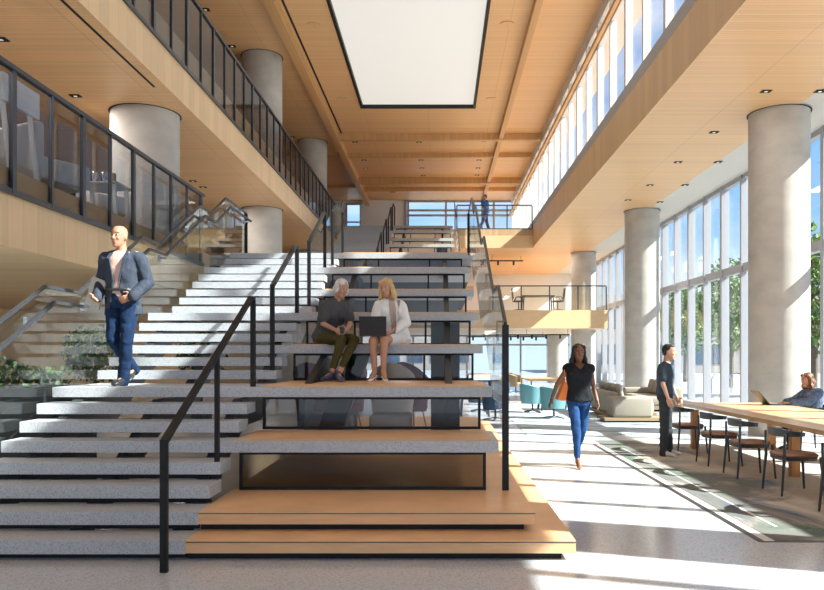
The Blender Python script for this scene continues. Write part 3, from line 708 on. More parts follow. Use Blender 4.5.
for i, (dx, dy, m_, l) in enumerate(((-.18, .1, 'steel', 'left steel canister on the small balcony table'), (.02, 0, 'steel', 'right steel canister on the small balcony table'), (.2, -.12, 'tan', 'tan cup on the small balcony table'))):
    build('canister', MB().lathe([(0, .05), (.02, .055), (.22-.04*i, .055), (.24-.04*i, .045), (.25-.04*i, .01)], (-5.3+dx, 11.75+dy, MEZ+.67), 16), M[m_], label=l, cat='canister', smooth=True)
# planter with foliage left of the stair
def leaves(c, r, n, s, m_, name, parent=None, **kw):
    mb = MB(); rnd = random.Random(hash(name+str(round(c[0], 2))) % 1000 if False else int(abs(c[0]*37+c[1]*11))+n)
    for i in range(n):
        while True:
            p = V((rnd.uniform(-1, 1), rnd.uniform(-1, 1), rnd.uniform(-1, 1)))
            if .25 < p.length < 1: break
        p = V(c)+V((p.x*r[0], p.y*r[1], p.z*r[2])); d = V((rnd.gauss(0, 1), rnd.gauss(0, 1), rnd.gauss(0, .7))).normalized(); u = d.orthogonal().normalized(); 
        u = (Matrix.Rotation(rnd.uniform(0, 6.3), 3, d) @ u); k = s*rnd.uniform(.7, 1.3); side = u.cross(d)
        mb.add([p, p+u*k*.5+side*k*.3, p+u*k+d*k*.1, p+u*k*.5-side*k*.3], [(0, 1, 2, 3)])
    return build(name, mb, m_, parent, **kw)
t = thing('long_planter', (-6.2, 9.2, 0), 'long black planter box with low green plants left of the stair', 'planter')
build('box', MB().box(-8.6, -4.3, 8.3, 8.36, 0, 1.22).box(-8.6, -4.3, 9.3, 9.36, 0, 1.22).box(-8.6, -8.54, 8.36, 9.3, 0, 1.22).box(-4.36, -4.3, 8.36, 9.3, 0, 1.22), M['black'], t)
build('soil', B(-8.54, -4.36, 8.36, 9.3, 0, 1.12), M['bark'], t)
leaves((-6.4, 8.85, 1.33), (2.1, .42, .24), 1500, .10, M['leafd'], 'foliage', t, kind='stuff')
for i, (x, y, h) in enumerate(((-7.2, 15.5, 2.1), (-5.6, 17.5, 2.3))):
    t = thing('potted_tree', (x, y, 0), ('bushy potted tree left of the stair, nearer one behind the planter', 'bushy potted tree left of the stair, farther one near the stair underside')[i], 'plant')
    build('pot', MB().lathe([(0, .22), (.4, .3), (.42, .28), (.38, .26)], (x, y, 0)), M['char'], t)
    build('trunk', MB().tube([(x, y, .35), (x+.05, y, 1.5)], [.04, .025]), M['bark'], t)
    leaves((x, y, 1.6), (.6, .6, .6), 700, .13, M['leafd'], 'foliage', t, kind='stuff')
# black track lights at the far balcony
for x0, y, l in ((1.0, 36.0, 'black ceiling track under the top bridge'),):
    t = thing('track_light', (x0, y, 6.1), l, 'track light')
    build('track', B(x0, x0+3.0, y-.03, y+.03, 6.1, 6.16), M['black'], t)
    for k in range(4): build('spotlight', MB().cyl(x0+.3+k*.75, y, 5.92, 6.1, .05, 12), M['black'], t)
    for k in range(3): build('hanger', MB().cyl(x0+.1+k*1.4, y, 6.16, 6.35, .01, 6), M['black'], t)
for x0, y, l in ((2.0, 34.5, 'nearer'), (1.4, 38.5, 'farther')):
    t = thing('track_light', (x0, y, 2.5), l+' black ceiling track with spotlights under the desk balcony', 'track light')
    build('track', B(x0, x0+4.0, y-.03, y+.03, 2.5, 2.55), M['black'], t)
    for k in range(6): build('spotlight', MB().cyl(x0+.3+k*.65, y, 2.34, 2.5, .05, 12), M['black'], t)
    for k in range(3): build('hanger', MB().cyl(x0+.1+k*1.9, y, 2.55, 2.78, .01, 6), M['black'], t)
# ============================================================ OUTSIDE
build('pavement', B(WX+.2, 80, -14, 80, -.02, .001), M['asphalt'], label='grey pavement and street outside the windows', cat='pavement')
def tree(x, y, h, label):
    t = thing('street_tree', (x, y, 0), label, 'tree')
    build('trunk', MB().tube([(x, y, 0), (x+.05, y, h*.35), (x, y+.1, h*.8)], [.14, .11, .04]), M['bark'], t)
    leaves((x, y, h*.62), (1.5, 1.7, h*.36), 2200, .26, M['leaf'], 'foliage', t, kind='stuff')
tree(14.2, 36.5, 6.5, 'green street tree seen through the glass left of the largest column')
tree(14.0, 28.0, 6.5, 'green street tree seen at the right edge past the largest column')
tree(14.6, 44.5, 6.0, 'green street tree seen through the farther windows')
def building(x0, x1, y0, y1, h, label):
    t = thing('office_building', ((x0+x1)/2, (y0+y1)/2, 0), label, 'building')
    build('wall', B(x0, x1, y0, y1, 0, h), M['brick'], t)
    z = .8
    while z < h-1.5:
        m = MB(); y = y0+.8
        while y < y1-1.2: m.box(x0-.05, x0-.001, y, y+1.6, z, z+1.7); y += 2.4
        x = x0+.8
        while x < x1-1.2: m.box(x, x+1.6, y0-.05, y0-.001, z, z+1.7); x += 2.4
        build('window_band', m, M['bglass'], t); z += 3
building(13, 55, 64, 78, 6.8, 'low stone office building across the street outside the windows')
building(-9, 3.2, 78, 90, 12.5, 'office building seen through the far upper windows')
for i in range(4):
    y = 26+i*1.6; build('bike_rack', MB().tube([(11.2, y, 0), (11.2, y, .6), (11.35, y, .82), (11.6, y, .88), (11.85, y, .82), (12, y, .6), (12, y, 0)], .03, 8), M['steel'], label='steel hoop bike rack on the pavement outside', cat='bike rack', group='hoop bike racks outside the windows')
# ============================================================ PEOPLE
SK1 = noisy('skin_light', (.52, .27, .17), .05, 6, .5); SK2 = noisy('skin_brown', (.22, .095, .05), .05, 6, .45); SK4 = noisy('skin_warm', (.40, .20, .12), .05, 6, .5); SK3 = noisy('skin_tan', (.60, .33, .21), .05, 6, .5)
def cloth(name, col, var=.12, scale=14): return noisy(name, col, var, scale, .9, bump=.8, sc=(1, 1, .55), spec=.15)
from mathutils import noise
def remesh(name, mb, m, parent, voxel, it=3, label=None, amp=0, fr=(14, 14, 5)):
    o = build(name, mb, m, parent, label=label)
    md = o.modifiers.new('r', 'REMESH'); md.mode = 'VOXEL'; md.voxel_size = voxel; md.use_smooth_shade = True
    if it: sm = o.modifiers.new('s', 'SMOOTH'); sm.factor = .5; sm.iterations = it
    bpy.context.view_layer.update(); dg = bpy.context.evaluated_depsgraph_get()
    me = bpy.data.meshes.new_from_object(o.evaluated_get(dg)); old = o.data; o.modifiers.clear(); o.data = me
    bpy.data.meshes.remove(old)
    if amp:
        nn = [v.normal.copy() for v in me.vertices]
        for v, nv in zip(me.vertices, nn):
            q = V((v.co.x*fr[0], v.co.y*fr[1], v.co.z*fr[2])); v.co += nv*amp*(noise.noise(q)+.5*noise.noise(q*2.3)+(.55 if fr[0] < 20 else 0))
    for p in me.polygons: p.use_smooth = True
    return o
def loft(mb, secs, n=20, sup=2.3):   # secs: (centre, right vec, up(spine) vec, half width, half depth)
    rs = []
    for c, r, u, a, b in secs:
        r = V(r).normalized(); f = V(u).normalized().cross(r).normalized()
        ring = []
        for k in range(n):
            t = k*2*PI/n; cs, sn = math.cos(t), math.sin(t); q = (abs(cs)**sup+abs(sn)**sup)**(-1/sup)
            ring.append(V(c)+r*cs*q*a+f*sn*q*b)
        rs.append(ring)
    mb.rings(rs); return mb
def hand(mb, w, d, pn, th, s=1.0, curl=.5):
    """w wrist, d direction, pn palm normal (side the fingers curl to), th thumb side"""
    w = V(w); d = V(d).normalized(); th = (V(th)-d*V(th).dot(d)).normalized(); pn = V(pn); pn = (pn-d*pn.dot(d)-th*pn.dot(th)).normalized()
    c = w+d*.045*s
    R = Matrix((th, pn, d)).transposed()
    mb.ell(c, (.042*s, .018*s, .055*s), 12, R)
    for i, (o, l) in enumerate(((.03, .072), (.010, .08), (-.011, .074), (-.031, .058))):
        a = w+d*.085*s+th*o*s; k1 = (d+pn*curl*.6).normalized(); k2 = (d+pn*curl*2.2).normalized()
        b = a+k1*l*.5*s; e = b+k2*l*.5*s
        mb.cap(w+d*.05*s+th*o*.8*s, a, .0105*s, .0105*s, 8); mb.cap(a, b, .0105*s, .0095*s, 8); mb.cap(b, e, .0095*s, .008*s, 8)
    a = w+d*.02*s+th*.025*s; b = a+(d*.5+th*.8+pn*.2).normalized()*.045*s; e = b+(d*.9+th*.25+pn*.3).normalized()*.035*s
    mb.cap(a, b, .014*s, .011*s, 8); mb.cap(b, e, .011*s, .009*s, 8)
def headmesh(mb, hc, hr, hf, hu, s=1.0):
    """hc head centre; hr its right(+x when facing camera), hf face direction, hu up"""
    R = Matrix((hr, hf, hu)).transposed()
    def P(x, y, z): return hc+R @ V((x*s, y*s, z*s))
    rs = []
    for z, a, f, b in ((-.122, .022, .076, .030), (-.112, .036, .088, .004), (-.09, .050, .094, -.04), (-.06, .060, .095, -.07), (-.02, .069, .094, -.088), (.02, .074, .097, -.096), (.06, .074, .092, -.096), (.09, .062, .072, -.08), (.108, .042, .045, -.055), (.117, .018, .01, -.03)):
        ring = []; cy = (f+b)/2; ry = (f-b)/2
        for k in range(20):
            t = k*2*PI/20; ring.append(P(a*math.cos(t), cy+ry*math.sin(t), z))
        rs.append(ring)
    mb.rings(rs)
    mb.rings([[P(-.008, .088, .025), P(.008, .088, .025), P(.006, .096, .027), P(-.006, .096, .027)], [P(-.017, .085, -.035), P(.017, .085, -.035), P(.009, .122, -.03), P(-.009, .122, -.03)], [P(-.012, .085, -.045), P(.012, .085, -.045), P(.006, .108, -.043), P(-.006, .108, -.043)]])
    mb.ell(P(0, .082, -.073), (.026*s, .018*s, .012*s), 10, R); mb.ell(P(0, .072, -.108), (.024*s, .022*s, .016*s), 10, R)
    mb.ell(P(0, .082, .038), (.055*s, .014*s, .010*s), 10, R)
    for q in (-1, 1):
        mb.ell(P(q*.076, -.005, -.012), (.010*s, .020*s, .032*s), 10, R)
        mb.ell(P(q*.035, .070, -.03), (.022*s, .02*s, .02*s), 10, R)
    return P, R
def person(label, loc, J, skin, top, bot, shoe, hair, s=1.0, female=False, sleeve=1.0, leg=1.0, jacket=None, face=(0, -1, 0), headtilt=(0, 0, 1), haircfg='short', curls=(.5, .5), skirt=None, brows=(.06, .035, .02), neckopen=False, heel=0):
    """J: joints in metres relative to loc, world axes. keys: pel, wai, che, nec, hea, sR sL eR eL wR wL hR hL kR kL aR aL tR tL (R = left in the photo)"""
    loc = V(loc); j = {k: loc+V(v) for k, v in J.items()}
    t = thing('person', loc, label, 'person')
    nz0 = (j['nec']-j['che']).normalized(); cs_ = (j['sL']+j['sR'])/2
    for k_ in ('sL', 'sR'): j[k_] = cs_+(j[k_]-cs_)*.90-nz0*.025
    rp = (j['hL']-j['hR']).normalized(); rs_ = (j['sL']-j['sR']).normalized()
    W = .93 if female else 1.0
    def torso(mb, g, top_=True, bottom=True, belly=0):
        up1 = (j['wai']-j['pel']); up2 = (j['nec']-j['che']); upm = (j['che']-j['wai']); rm = (rp+rs_).normalized(); secs = []
        if bottom: secs += [(j['pel']-up1.normalized()*.09, rp, up1, .13+g, .095+g), (j['pel'], rp, up1, (.172 if female else .165)+g, .115+g)]
        else: secs += [(j['pel']+up1*.1, rp, up1, .168+g, .115+g)]
        secs += [(j['wai'], rm, upm, .142*W+g, .098+g+belly)]
        if top_:
            secs += [(j['che'], rs_, upm, .165*W+g, .112+g), (j['che']+up2*.5, rs_, up2, .17*W+g, .10+g), (j['che']+up2*.82, rs_, up2, .125*W+g*.8, .075+g*.7), (j['nec'], rs_, up2, .062+g*.5, .058+g*.5)]
        loft(mb, secs)
    nz = (j['nec']-j['che']).normalized()
    fwd = nz.cross(rs_); fwd = fwd if fwd.dot(V(face)) > 0 or True else -fwd
    f2 = rs_.cross(nz)
    if f2.dot(V(face)) < fwd.dot(V(face)): f2 = fwd
    if female:
        bust = [(j['che']+nz*.045+f2*.085+rs_*q*.07) for q in (-1, 1)]
    # --- body
    b = MB(); torso(b, 0)
    for sd_ in 'RL':
        q = -1 if sd_ == 'R' else 1
        b.cap(j['nec']-nz*.02, j['s'+sd_], .05, .052*W); b.cap(j['s'+sd_], j['e'+sd_], .052*W, .037*W); b.cap(j['e'+sd_], j['w'+sd_], .038*W, .025*W)
        b.cap(j['h'+sd_], j['k'+sd_], .082, .052); b.cap(j['k'+sd_], j['a'+sd_], .053, .034)
        m_ = (j['k'+sd_]*.65+j['a'+sd_]*.35); bk = (j['k'+sd_]-j['a'+sd_]).normalized(); tf = (j['t'+sd_]-j['a'+sd_]); tf = (tf-bk*tf.dot(bk)).normalized()
        b.ell(m_-tf*.02, (.045, .045, .09), 10)
        b.cap(j['a'+sd_], j['t'+sd_], .034, .022)
        hd = j.get('g'+sd_, j['w'+sd_]+(j['w'+sd_]-j['e'+sd_]))-j['w'+sd_]
        pn = J.get('p'+sd_, (-q, 0, -.2)); th = J.get('u'+sd_, tuple(V(face)))
        hand(b, j['w'+sd_], hd, pn, th, .95 if female else 1.05, curls[0 if sd_ == 'R' else 1])
    hf = V(face).normalized(); hu = V(headtilt).normalized(); hr = hf.cross(hu).normalized()*-1; hu = hf.cross(hr).normalized(); 
    if hu.z < 0: hu = -hu
    hr2 = hu.cross(hf).normalized()*-1
    HP, R = headmesh(b, j['hea'], hr2, hf, hu, s)
    b.cap(j['nec']-nz*.04, j['hea']-hu*.05-hf*.02, .058 if not female else .05, .052 if not female else .045)
    body = remesh('body', b, skin, t, .0075, 1)
    # face details
    e = MB(); pu = MB(); br = MB()
    for q in (-1, 1):
        e.ell(HP(q*.032, .085, .008), (.0135*s, .008*s, .0065*s), 10, R); pu.ell(HP(q*.032, .0915, .008), (.0085*s, .0035*s, .0075*s), 8, R)
        br.rings([[HP(q*.014, .098, .028), HP(q*.014, .09, .028), HP(q*.014, .09, .036), HP(q*.014, .098, .036)], [HP(q*.052, .078, .030), HP(q*.052, .07, .030), HP(q*.052, .07, .037), HP(q*.052, .078, .037)]])
    build('eyes', e, M['white'], t, smooth=True); build('pupils', pu, M['slot'], t); build('eyebrows', br, HM(brows), t)
    build('mouth', MB().ell(HP(0, .098, -.068), (.024*s, .006*s, .006*s), 10, R), LIP, t, smooth=True)
    # --- hair
    if haircfg:
        h = MB()
        if haircfg == 'short':
            h.ell(HP(0, -.022, .045), (.083*s, .090*s, .083*s), 14, R); h.ell(HP(0, .02, .078), (.066*s, .068*s, .045*s), 12, R); h.ell(HP(0, -.045, .01), (.078*s, .062*s, .085*s), 12, R)
        elif haircfg == 'bob':
            h.ell(HP(0, -.018, .04), (.094*s, .097*s, .092*s), 14, R); h.ell(HP(0, -.045, -.02), (.098*s, .075*s, .085*s), 14, R)
            h.ell(HP(-.075, -.005, -.01), (.03*s, .055*s, .075*s), 12, R); h.ell(HP(.075, -.005, -.01), (.03*s, .055*s, .075*s), 12, R); h.ell(HP(.03, .035, .08), (.06*s, .045*s, .03*s), 12, R)
        elif haircfg == 'long':
            h.ell(HP(0, -.022, .042), (.094*s, .092*s, .09*s), 14, R); h.ell(HP(0, -.055, -.05), (.10*s, .065*s, .12*s), 14, R)
            for q in (-1, 1): h.ell(HP(q*.08, -.0, -.02), (.030*s, .048*s, .09*s), 12, R); h.ell(HP(q*.098, -.0, -.11), (.036*s, .045*s, .06*s), 12, R); h.ell(HP(q*.045, .028, .078), (.05*s, .045*s, .03*s), 12, R)
        remesh('hair', h, HM(hair), t, .007, 2, amp=.006 if haircfg == 'short' else .013, fr=(32, 32, 11))
    # --- trousers or skirt
    if bot:
        c = MB(); g = .014
        up1 = (j['wai']-j['pel']).normalized()
        loft(c, [(j['pel']-up1*.095, rp, up1, .15+g, .105+g), (j['pel'], rp, up1, (.175 if female else .168)+g, .118+g), (j['pel']+up1*.07, rp, up1, .145+g, .10+g)])
        if skirt:
            for sd_ in 'RL': c.cap(j['h'+sd_], j['h'+sd_].lerp(j['k'+sd_], skirt), .105, .088)
            c.cap((j['hR']+j['hL'])/2, ((j['hR']+j['hL'])/2).lerp((j['kR']+j['kL'])/2, skirt), .10, .085)
        else:
            slim = 0 if not female else -.006
            for sd_ in 'RL':
                k_ = j['k'+sd_]; a_ = j['a'+sd_]; e_ = k_.lerp(a_, leg if female else leg*1.1)
                c.cap(j['h'+sd_], k_, .092+slim, .066+slim); c.cap(k_, e_, .067+slim, (.056 if not female else .042)+slim*.5)
        remesh('trousers' if not skirt else 'skirt', c, bot, t, .009, 3, amp=.008, fr=(11, 11, 13))
    # --- top
    def topmesh(g, sl, hem=0.0):
        c = MB(); up1 = (j['wai']-j['pel']).normalized(); up2 = j['nec']-j['che']; rm = (rp+rs_).normalized()
        secs = [(j['pel']+up1*(.02-hem), rp, up1, .178+g, .125+g), (j['wai'], rm, up1, .150*W+g, .108+g), (j['che'], rs_, up2, .172*W+g, .118+g), (j['che']+up2*.5, rs_, up2, .174*W+g, .105+g), (j['che']+up2*.84, rs_, up2, .125*W+g, .080+g), (j['nec']-nz*.008, rs_, up2, .07+g*.5, .064+g*.5)]
        loft(c, secs)
        if female:
            for p in bust: c.ell(p, (.065+g, .055+g, .06+g), 12)
        for sd_ in 'RL':
            s_ = j['s'+sd_]; e_ = j['e'+sd_]; w_ = j['w'+sd_]
            c.cap(j['nec']-nz*.035, s_, .052+g*.6, .058*W+g)
            if sl > 0:
                if sl <= .5: c.cap(s_, s_.lerp(e_, sl*2), .060*W+g, .054*W+g)
                else: c.cap(s_, e_, .062*W+g, .050*W+g); c.cap(e_, e_.lerp(w_, (sl-.5)*2), .050*W+g, .038*W+g)
        return c
    if jacket:
        remesh('shirt', topmesh(.004, 0), top, t, .009, 3)
        c = topmesh(.016, sleeve, jacket.get('hem', .1))
        jk = remesh('jacket', c, jacket['mat'], t, .010, 3, amp=.012, fr=(10, 10, 8))
        # open front: cut a wedge between the lapels
        bm = bmesh.new(); bm.from_mesh(jk.data); org = wloc(t); dele = []
        for f in bm.faces:
            p = f.calc_center_median()+org; rel = p-j['wai']; hgt = rel.dot(nz); lat = rel.dot(rs_); fw = rel.dot(f2)
            full = (j['nec']-j['wai']).length
            wdt = jacket.get('open', .02)+max(0, (hgt-jacket.get('btn', .0)))/full*jacket.get('vee', .075)+max(0, -(hgt-jacket.get('btn', 0)))*.25
            if fw > .03 and abs(lat-jacket.get('off', 0)) < wdt and p.z > j['pel'].z-.3: dele.append(f)
        bmesh.ops.delete(bm, geom=dele, context='FACES'); bm.to_mesh(jk.data); bm.free()
        sm = jk.modifiers.new('thickness', 'SOLIDIFY'); sm.thickness = .008
        # collar / lapels
        lp = MB()
        for q in (-1, 1):
            a = j['nec']+rs_*q*.065-nz*.0+f2*.03; b_ = j['che']+nz*.10+rs_*q*.075+f2*.135; c_ = j['wai']+nz*(jacket.get('btn', 0)+.05)+rs_*q*.025+f2*.135; d_ = j['che']+nz*.06+rs_*q*.11+f2*.125
            lp.rings([[a, a+f2*.012, a+f2*.012-rs_*q*-.03, a-rs_*q*-.03], [b_, b_+f2*.012, d_+f2*.012+nz*.05, d_+nz*.05], [c_, c_+f2*.01, c_+f2*.01+rs_*q*.012, c_+rs_*q*.012]])
        build('lapels', lp, jacket['mat'], t)
    elif top:
        c = topmesh(.020 if female else .013, sleeve, .05 if female else .02)
        tp = remesh('top', c, top, t, .009, 3, amp=.009, fr=(12, 12, 9))
        if neckopen:
            bm = bmesh.new(); bm.from_mesh(tp.data); org = wloc(t); dele = []
            for f in bm.faces:
                p = f.calc_center_median()+org; rel = p-j['nec']; hgt = -rel.dot(nz); lat = rel.dot(rs_); fw = rel.dot(f2)
                if fw > .0 and hgt < neckopen and abs(lat) < .085*(1-hgt/neckopen)+.01: dele.append(f)
            bmesh.ops.delete(bm, geom=dele, context='FACES'); bm.to_mesh(tp.data); bm.free()
    # --- shoes
    for sd_ in 'RL':
        a_ = j['a'+sd_]; t_ = j['t'+sd_]; c = MB(); d = t_-a_; d2 = V((d.x, d.y, 0)).normalized(); zf = t_.z-.028
        if heel:
            back = V((a_.x, a_.y, zf+heel))-d2*.035; rr = d2.cross(V((0, 0, 1)))
            tip = t_+d2*.05; tip.z = zf+.006
            loft(c, [(back, rr, d2, .026, .022), (back.lerp(V((t_.x, t_.y, zf+.022)), .5), rr, d2, .026, .014), (V((t_.x, t_.y, zf+.02)), rr, d2, .036, .018), (tip, rr, d2, .012, .008)], 14)
            c.cap(back+d2*.005, V((back.x, back.y, zf+.006)), .011, .006, 8)
            remesh('shoe', c, shoe, t, .005, 1)
        else:
            rr = d2.cross(V((0, 0, 1))); h0 = V((a_.x, a_.y, 0))-d2*.055; L_ = (V((t_.x, t_.y, 0))-V((a_.x, a_.y, 0))).length
            def z_(u): return (a_.z-.075)*(1-u)+(t_.z-.03)*u
            for_ = []
            for u, hw, hh in ((0, .028, .034), (.15, .036, .045), (.35, .038, .048), (.6, .043, .034), (.85, .044, .027), (1.0, .030, .019)):
                p = h0+d2*(L_+.11)*u; p.z = z_(u)+hh+.001; for_.append((p, rr, d2, hw, hh))
            loft(c, for_, 16)
            c.cap(a_-V((0, 0, .03)), a_+V((0, 0, .012)), .046, .040)
            remesh('shoe', c, shoe, t, .008, 1)
    return t, j, HP, R
HMC = {}
def HM(c):
    if c not in HMC: HMC[c] = noisy('hair_%d' % len(HMC), c, .25, 30, .5, (3, 3, .6))
    return HMC[c]
LIP = mat('lips', (.42, .12, .10), .4)
denim = cloth('dark_denim', (.010, .026, .068), .4, 9); jeans = cloth('blue_denim', (.020, .062, .175), .35, 9)
Z8 = 8*RIS
# man walking down the stair
blaz = cloth('grey_blue_blazer', (.042, .052, .075), .15, 14)
person_m = person('bald man in grey-blue blazer and jeans walking down the stair with a folder', (-3.51, 8.24, Z8),
  dict(pel=(0, .02, .97), wai=(0, .0, 1.10), che=(.0, 0, 1.28), nec=(-.0, .01, 1.49), hea=(-.015, -.02, 1.645), sR=(-.195, .02, 1.43), sL=(.205, .0, 1.42),
       eR=(-.25, .08, 1.15), eL=(.265, .05, 1.15), wR=(-.23, -.10, .97), wL=(.17, -.11, .98), gL=(.06, -.15, .94), gR=(-.22, -.2, .93),
       hR=(-.09, .02, .93), hL=(.09, .0, .93), kR=(-.09, -.02, .51), kL=(.08, -.06, .50), aR=(-.01, .32, .20), aL=(.01, .02, .085), tR=(-.0, .20, .06), tL=(-.01, -.12, .035), pL=(0, .9, -.3), uL=(0, 0, 1)),
  SK4, cloth('pale_pink_shirt', (.60, .43, .37), .05, 30), denim, M['chairblack'], (.1, .1, .1), jacket=dict(mat=blaz, hem=.20, open=.03, vee=.075, btn=-.02), face=(-.28, -1, .0), haircfg=None, curls=(.6, .8))
build('belt', MB().tube([V((-3.51, 8.24, Z8+1.055))+V((math.cos(a)*.165, -abs(math.sin(a))*.132, 0)) for a in [PI*i/14 for i in range(15)]], .016, 8), M['chairblack'], person_m[0])
m = B(-.10, .10, -.008, .008, -.16, .16); m.rot(.35, (0, 0, 0), 'Y'); m.rot(-.3, (0, 0, 0), 'Z'); m.shift((-3.80, 8.25, Z8+1.03))
build('folder', m, M['lightgrey'], label='grey folder tucked under the arm of the man on the stair', cat='folder')
# seated women
o1 = V((-1.35, 9.7, Z8))
def rel(o, X, y, z): return (X-o.x, y-o.y, z)
g1 = person('woman with short silver hair in grey top and olive trousers seated on a tier', o1,
  dict(pel=rel(o1, -1.50, 9.86, .585), wai=rel(o1, -1.47, 9.84, .70), che=rel(o1, -1.41, 9.79, .86), nec=rel(o1, -1.345, 9.73, 1.065), hea=rel(o1, -1.275, 9.68, 1.205),
       sR=rel(o1, -1.505, 9.66, 1.00), sL=rel(o1, -1.225, 9.82, 1.00), eR=rel(o1, -1.50, 9.58, .745), eL=rel(o1, -1.17, 9.72, .76), wR=rel(o1, -1.315, 9.44, .655), wL=rel(o1, -1.185, 9.49, .655),
       gR=rel(o1, -1.25, 9.38, .63), gL=rel(o1, -1.23, 9.40, .64), hR=rel(o1, -1.53, 9.76, .565), hL=rel(o1, -1.42, 9.86, .565), kR=rel(o1, -1.235, 9.37, .535), kL=rel(o1, -1.09, 9.50, .535),
       aR=rel(o1, -1.35, 9.27, .10), aL=rel(o1, -1.25, 9.20, .10), tR=rel(o1, -1.44, 9.15, .045), tL=rel(o1, -1.20, 9.07, .045), pR=(1, .3, 0), pL=(-1, .3, 0), uR=(0, 0, 1), uL=(0, 0, 1)),
  SK1, cloth('grey_knit', (.085, .085, .09), .1, 60), cloth('olive_trousers', (.075, .062, .02), .15, 20), mat('navy_sandal', (.06, .07, .12), .4), (.66, .64, .61), s=.95, female=True, sleeve=.36, leg=.80,
  face=(.62, -.72, -.28), headtilt=(.1, 0, 1), haircfg='bob', brows=(.3, .28, .25), curls=(.8, .8))
build('cup', MB().lathe([(0, .026), (.07, .032), (.075, .033), (.078, .01)], (-1.225, 9.37, Z8+.61), 14), M['char'], label='small dark cup held in the silver-haired woman\'s hands', cat='cup', smooth=True)
o2 = V((-.70, 9.7, Z8))
g2 = person('blonde woman in white jacket and white skirt seated on a tier with a laptop', o2,
  dict(pel=rel(o2, -.575, 9.88, .585), wai=rel(o2, -.595, 9.87, .70), che=rel(o2, -.63, 9.83, .87), nec=rel(o2, -.665, 9.79, 1.075), hea=rel(o2, -.70, 9.74, 1.215),
       sR=rel(o2, -.815, 9.80, 1.01), sL=rel(o2, -.515, 9.80, 1.01), eR=rel(o2, -.85, 9.70, .76), eL=rel(o2, -.44, 9.72, .77), wR=rel(o2, -.84, 9.53, .64), wL=rel(o2, -.62, 9.50, .64),
       gR=rel(o2, -.83, 9.45, .62), gL=rel(o2, -.68, 9.44, .62), hR=rel(o2, -.68, 9.83, .57), hL=rel(o2, -.51, 9.86, .57), kR=rel(o2, -.845, 9.37, .525), kL=rel(o2, -.70, 9.36, .525),
       aR=rel(o2, -.81, 9.27, .13), aL=rel(o2, -.70, 9.25, .13), tR=rel(o2, -.85, 9.13, .045), tL=rel(o2, -.665, 9.12, .045), pR=(0, 0, -1), pL=(0, 0, -1), uR=(1, 0, 0), uL=(-1, 0, 0)),
  SK1, cloth('beige_top', (.55, .43, .36), .05, 30), cloth('white_skirt', (.78, .77, .76), .03, 30), mat('white_pump', (.8, .79, .77), .35), (.62, .40, .16), s=.96, female=True, sleeve=.95,
  jacket=dict(mat=cloth('white_jacket', (.82, .81, .80), .03, 30), hem=.06, open=.03, vee=.04, btn=-.05), face=(-.30, -.92, -.14), headtilt=(-.08, 0, 1), haircfg='long', skirt=.62, brows=(.3, .18, .08), curls=(.5, .5), heel=.06)
# woman walking towards the camera
o3 = (2.0, 10.6, 0)
g3 = person('smiling woman in sleeveless black top and blue jeans walking along the polished floor', o3,
  dict(pel=(-.03, .02, .985), wai=(-.03, .0, 1.12), che=(-.03, 0, 1.29), nec=(-.03, .02, 1.47), hea=(-.035, -.015, 1.62), sR=(-.205, .0, 1.42), sL=(.145, .0, 1.42),
       eR=(-.33, .03, 1.18), eL=(.185, .05, 1.16), wR=(-.42, -.02, .96), wL=(.215, -.08, .94), hR=(-.12, .0, .95), hL=(.06, .02, .95), kR=(-.085, -.10, .53), kL=(.03, .02, .54),
       aR=(-.065, -.08, .13), aL=(-.01, .30, .20), tR=(-.06, -.22, .035), tL=(-.01, .19, .06), pR=(1, 0, 0), pL=(-1, 0, 0)),
  SK2, cloth('black_top', (.018, .020, .024), .2, 40), jeans, mat('tan_heel', (.36, .13, .05), .4), (.012, .010, .010), s=1.0, female=True, sleeve=0, leg=.93, face=(.05, -1, -.02), haircfg='long', neckopen=.09, brows=(.02, .012, .01), heel=.07)
t = thing('handbag', (1.74, 10.66, .93), 'orange leather handbag hanging at the walking woman\'s side', 'handbag')
OR = noisy('orange_leather', (.75, .20, .03), .1, 10, .45)
build('pouch', MB().prism([(1.66, .95), (1.84, .93), (1.85, 1.20), (1.76, 1.22)], 10.52, 10.78, 1).shift((.0, .05, 0)), OR, t, bevel=.015)
build('strap', MB().tube([(1.77, 10.60, 1.21), (1.76, 10.56, 1.38), (1.80, 10.60, 1.475), (1.79, 10.68, 1.38), (1.78, 10.74, 1.21)], .009, 8), OR, t)
# man standing by the table
o4 = (3.56, 11.8, 0)
g4 = person('man in dark polo shirt, grey trousers and pale trainers standing at the table end', o4,
  dict(pel=(.0, 0, .97), wai=(.0, 0, 1.11), che=(.0, 0, 1.28), nec=(.015, 0, 1.48), hea=(.05, -.02, 1.64), sR=(-.09, -.155, 1.42), sL=(.08, .155, 1.42),
       eR=(-.10, -.21, 1.14), eL=(.15, .22, 1.14), wR=(-.03, -.24, .92), wL=(.22, .12, .92), hR=(-.04, -.085, .93), hL=(.04, .085, .93), kR=(-.05, -.1, .51), kL=(.07, .1, .51),
       aR=(-.06, -.10, .085), aL=(.09, .10, .085), tR=(.05, -.18, .035), tL=(.21, .04, .035), pR=(.2, 1, 0), pL=(.2, -1, 0), uR=(1, -.5, 0), uL=(1, -.5, 0)),
  SK3, cloth('slate_polo', (.055, .075, .10), .12, 40), cloth('grey_trousers', (.05, .055, .06), .15, 20), mat('pale_trainer', (.62, .60, .57), .6), (.012, .011, .011), sleeve=.34, face=(.93, -.36, -.03), haircfg='short', neckopen=.05)
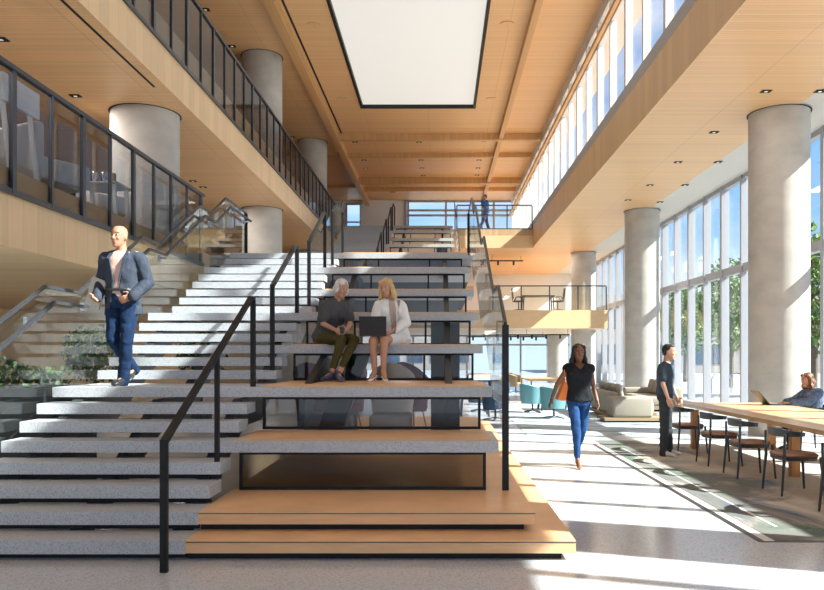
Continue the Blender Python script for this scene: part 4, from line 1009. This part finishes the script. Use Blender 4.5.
# woman at the table
o5 = (6.1, 12.42, 0)
g5 = person('woman with auburn hair in striped blue cardigan typing at the long table', o5,
  dict(pel=(.06, .02, .575), wai=(.09, .0, .71), che=(.10, 0, .87), nec=(.05, 0, 1.05), hea=(-.0, -.01, 1.175), sR=(.12, -.17, .99), sL=(.06, .17, .99),
       eR=(-.07, -.20, .82), eL=(-.12, .2, .82), wR=(-.31, -.10, .80), wL=(-.31, .11, .80), gR=(-.4, -.08, .795), gL=(-.4, .08, .795), hR=(.05, -.09, .55), hL=(.05, .09, .55), kR=(-.36, -.10, .53), kL=(-.36, .1, .53),
       aR=(-.28, -.1, .09), aL=(-.22, .12, .09), tR=(-.42, -.1, .035), tL=(-.36, .12, .035), pR=(0, 0, -1), pL=(0, 0, -1), uR=(0, 1, 0), uL=(0, -1, 0)),
  SK1, cloth('striped_cardigan', (.13, .17, .25), .35, 30), denim, M['chairblack'], (.15, .062, .025), s=.97, female=True, sleeve=.93, face=(-.95, -.2, -.12), haircfg='long', brows=(.15, .06, .02), curls=(.3, .3))
# man on the bridge
o6 = (2.1, 34.2, FL2)
g6 = person('man in bright blue jacket on the top bridge with a hand at his head', o6,
  dict(pel=(0, 0, .97), wai=(0, 0, 1.1), che=(0, 0, 1.28), nec=(-.01, 0, 1.48), hea=(-.05, -.0, 1.64), sR=(.03, -.18, 1.42), sL=(-.03, .18, 1.42),
       eR=(-.17, -.24, 1.26), eL=(.06, .22, 1.14), wR=(-.16, -.14, 1.50), wL=(-.06, .22, .93), hR=(.0, -.09, .93), hL=(.0, .09, .93), kR=(-.13, -.09, .52), kL=(.04, .09, .51),
       aR=(-.36, -.09, .11), aL=(.18, .09, .085), tR=(-.50, -.09, .09), tL=(.05, .09, .035), pR=(-1, 0, 0), pL=(0, -1, 0), uR=(0, 1, 0), uL=(-1, 0, 0)),
  SK3, cloth('dark_vest', (.02, .02, .03), .1, 20), cloth('navy_trousers', (.03, .05, .12), .15, 20), M['chairblack'], (.10, .05, .03), sleeve=.95,
  jacket=dict(mat=cloth('blue_jacket', (.04, .16, .48), .1, 20), hem=.15, open=.03, vee=.06), face=(-1, -.25, 0), haircfg='short')
# warm ceiling lamps of the place, then added fill beneath the stair
for y in (4, 12, 20, 28, 36): area(5.5, y, 6.37, .4, 4, 30)
for y in (4, 12, 20, 28): area(-6.5, y, 6.05, .4, 4, 90)
for y in (6, 14, 22, 30): area(-7, y, 2.72, .4, 4, 25)
area(0, 39, 2.74, 3, 8, 60); area(2, 38.5, 6.3, 4, 8, 90)
for y in (9, 12, 15): area(-.7, y+.6, 1.2 if y < 10 else 2.0, .3, .3, 4)  # lamps added beneath the seating tiers to brighten behind the panels; no fixtures
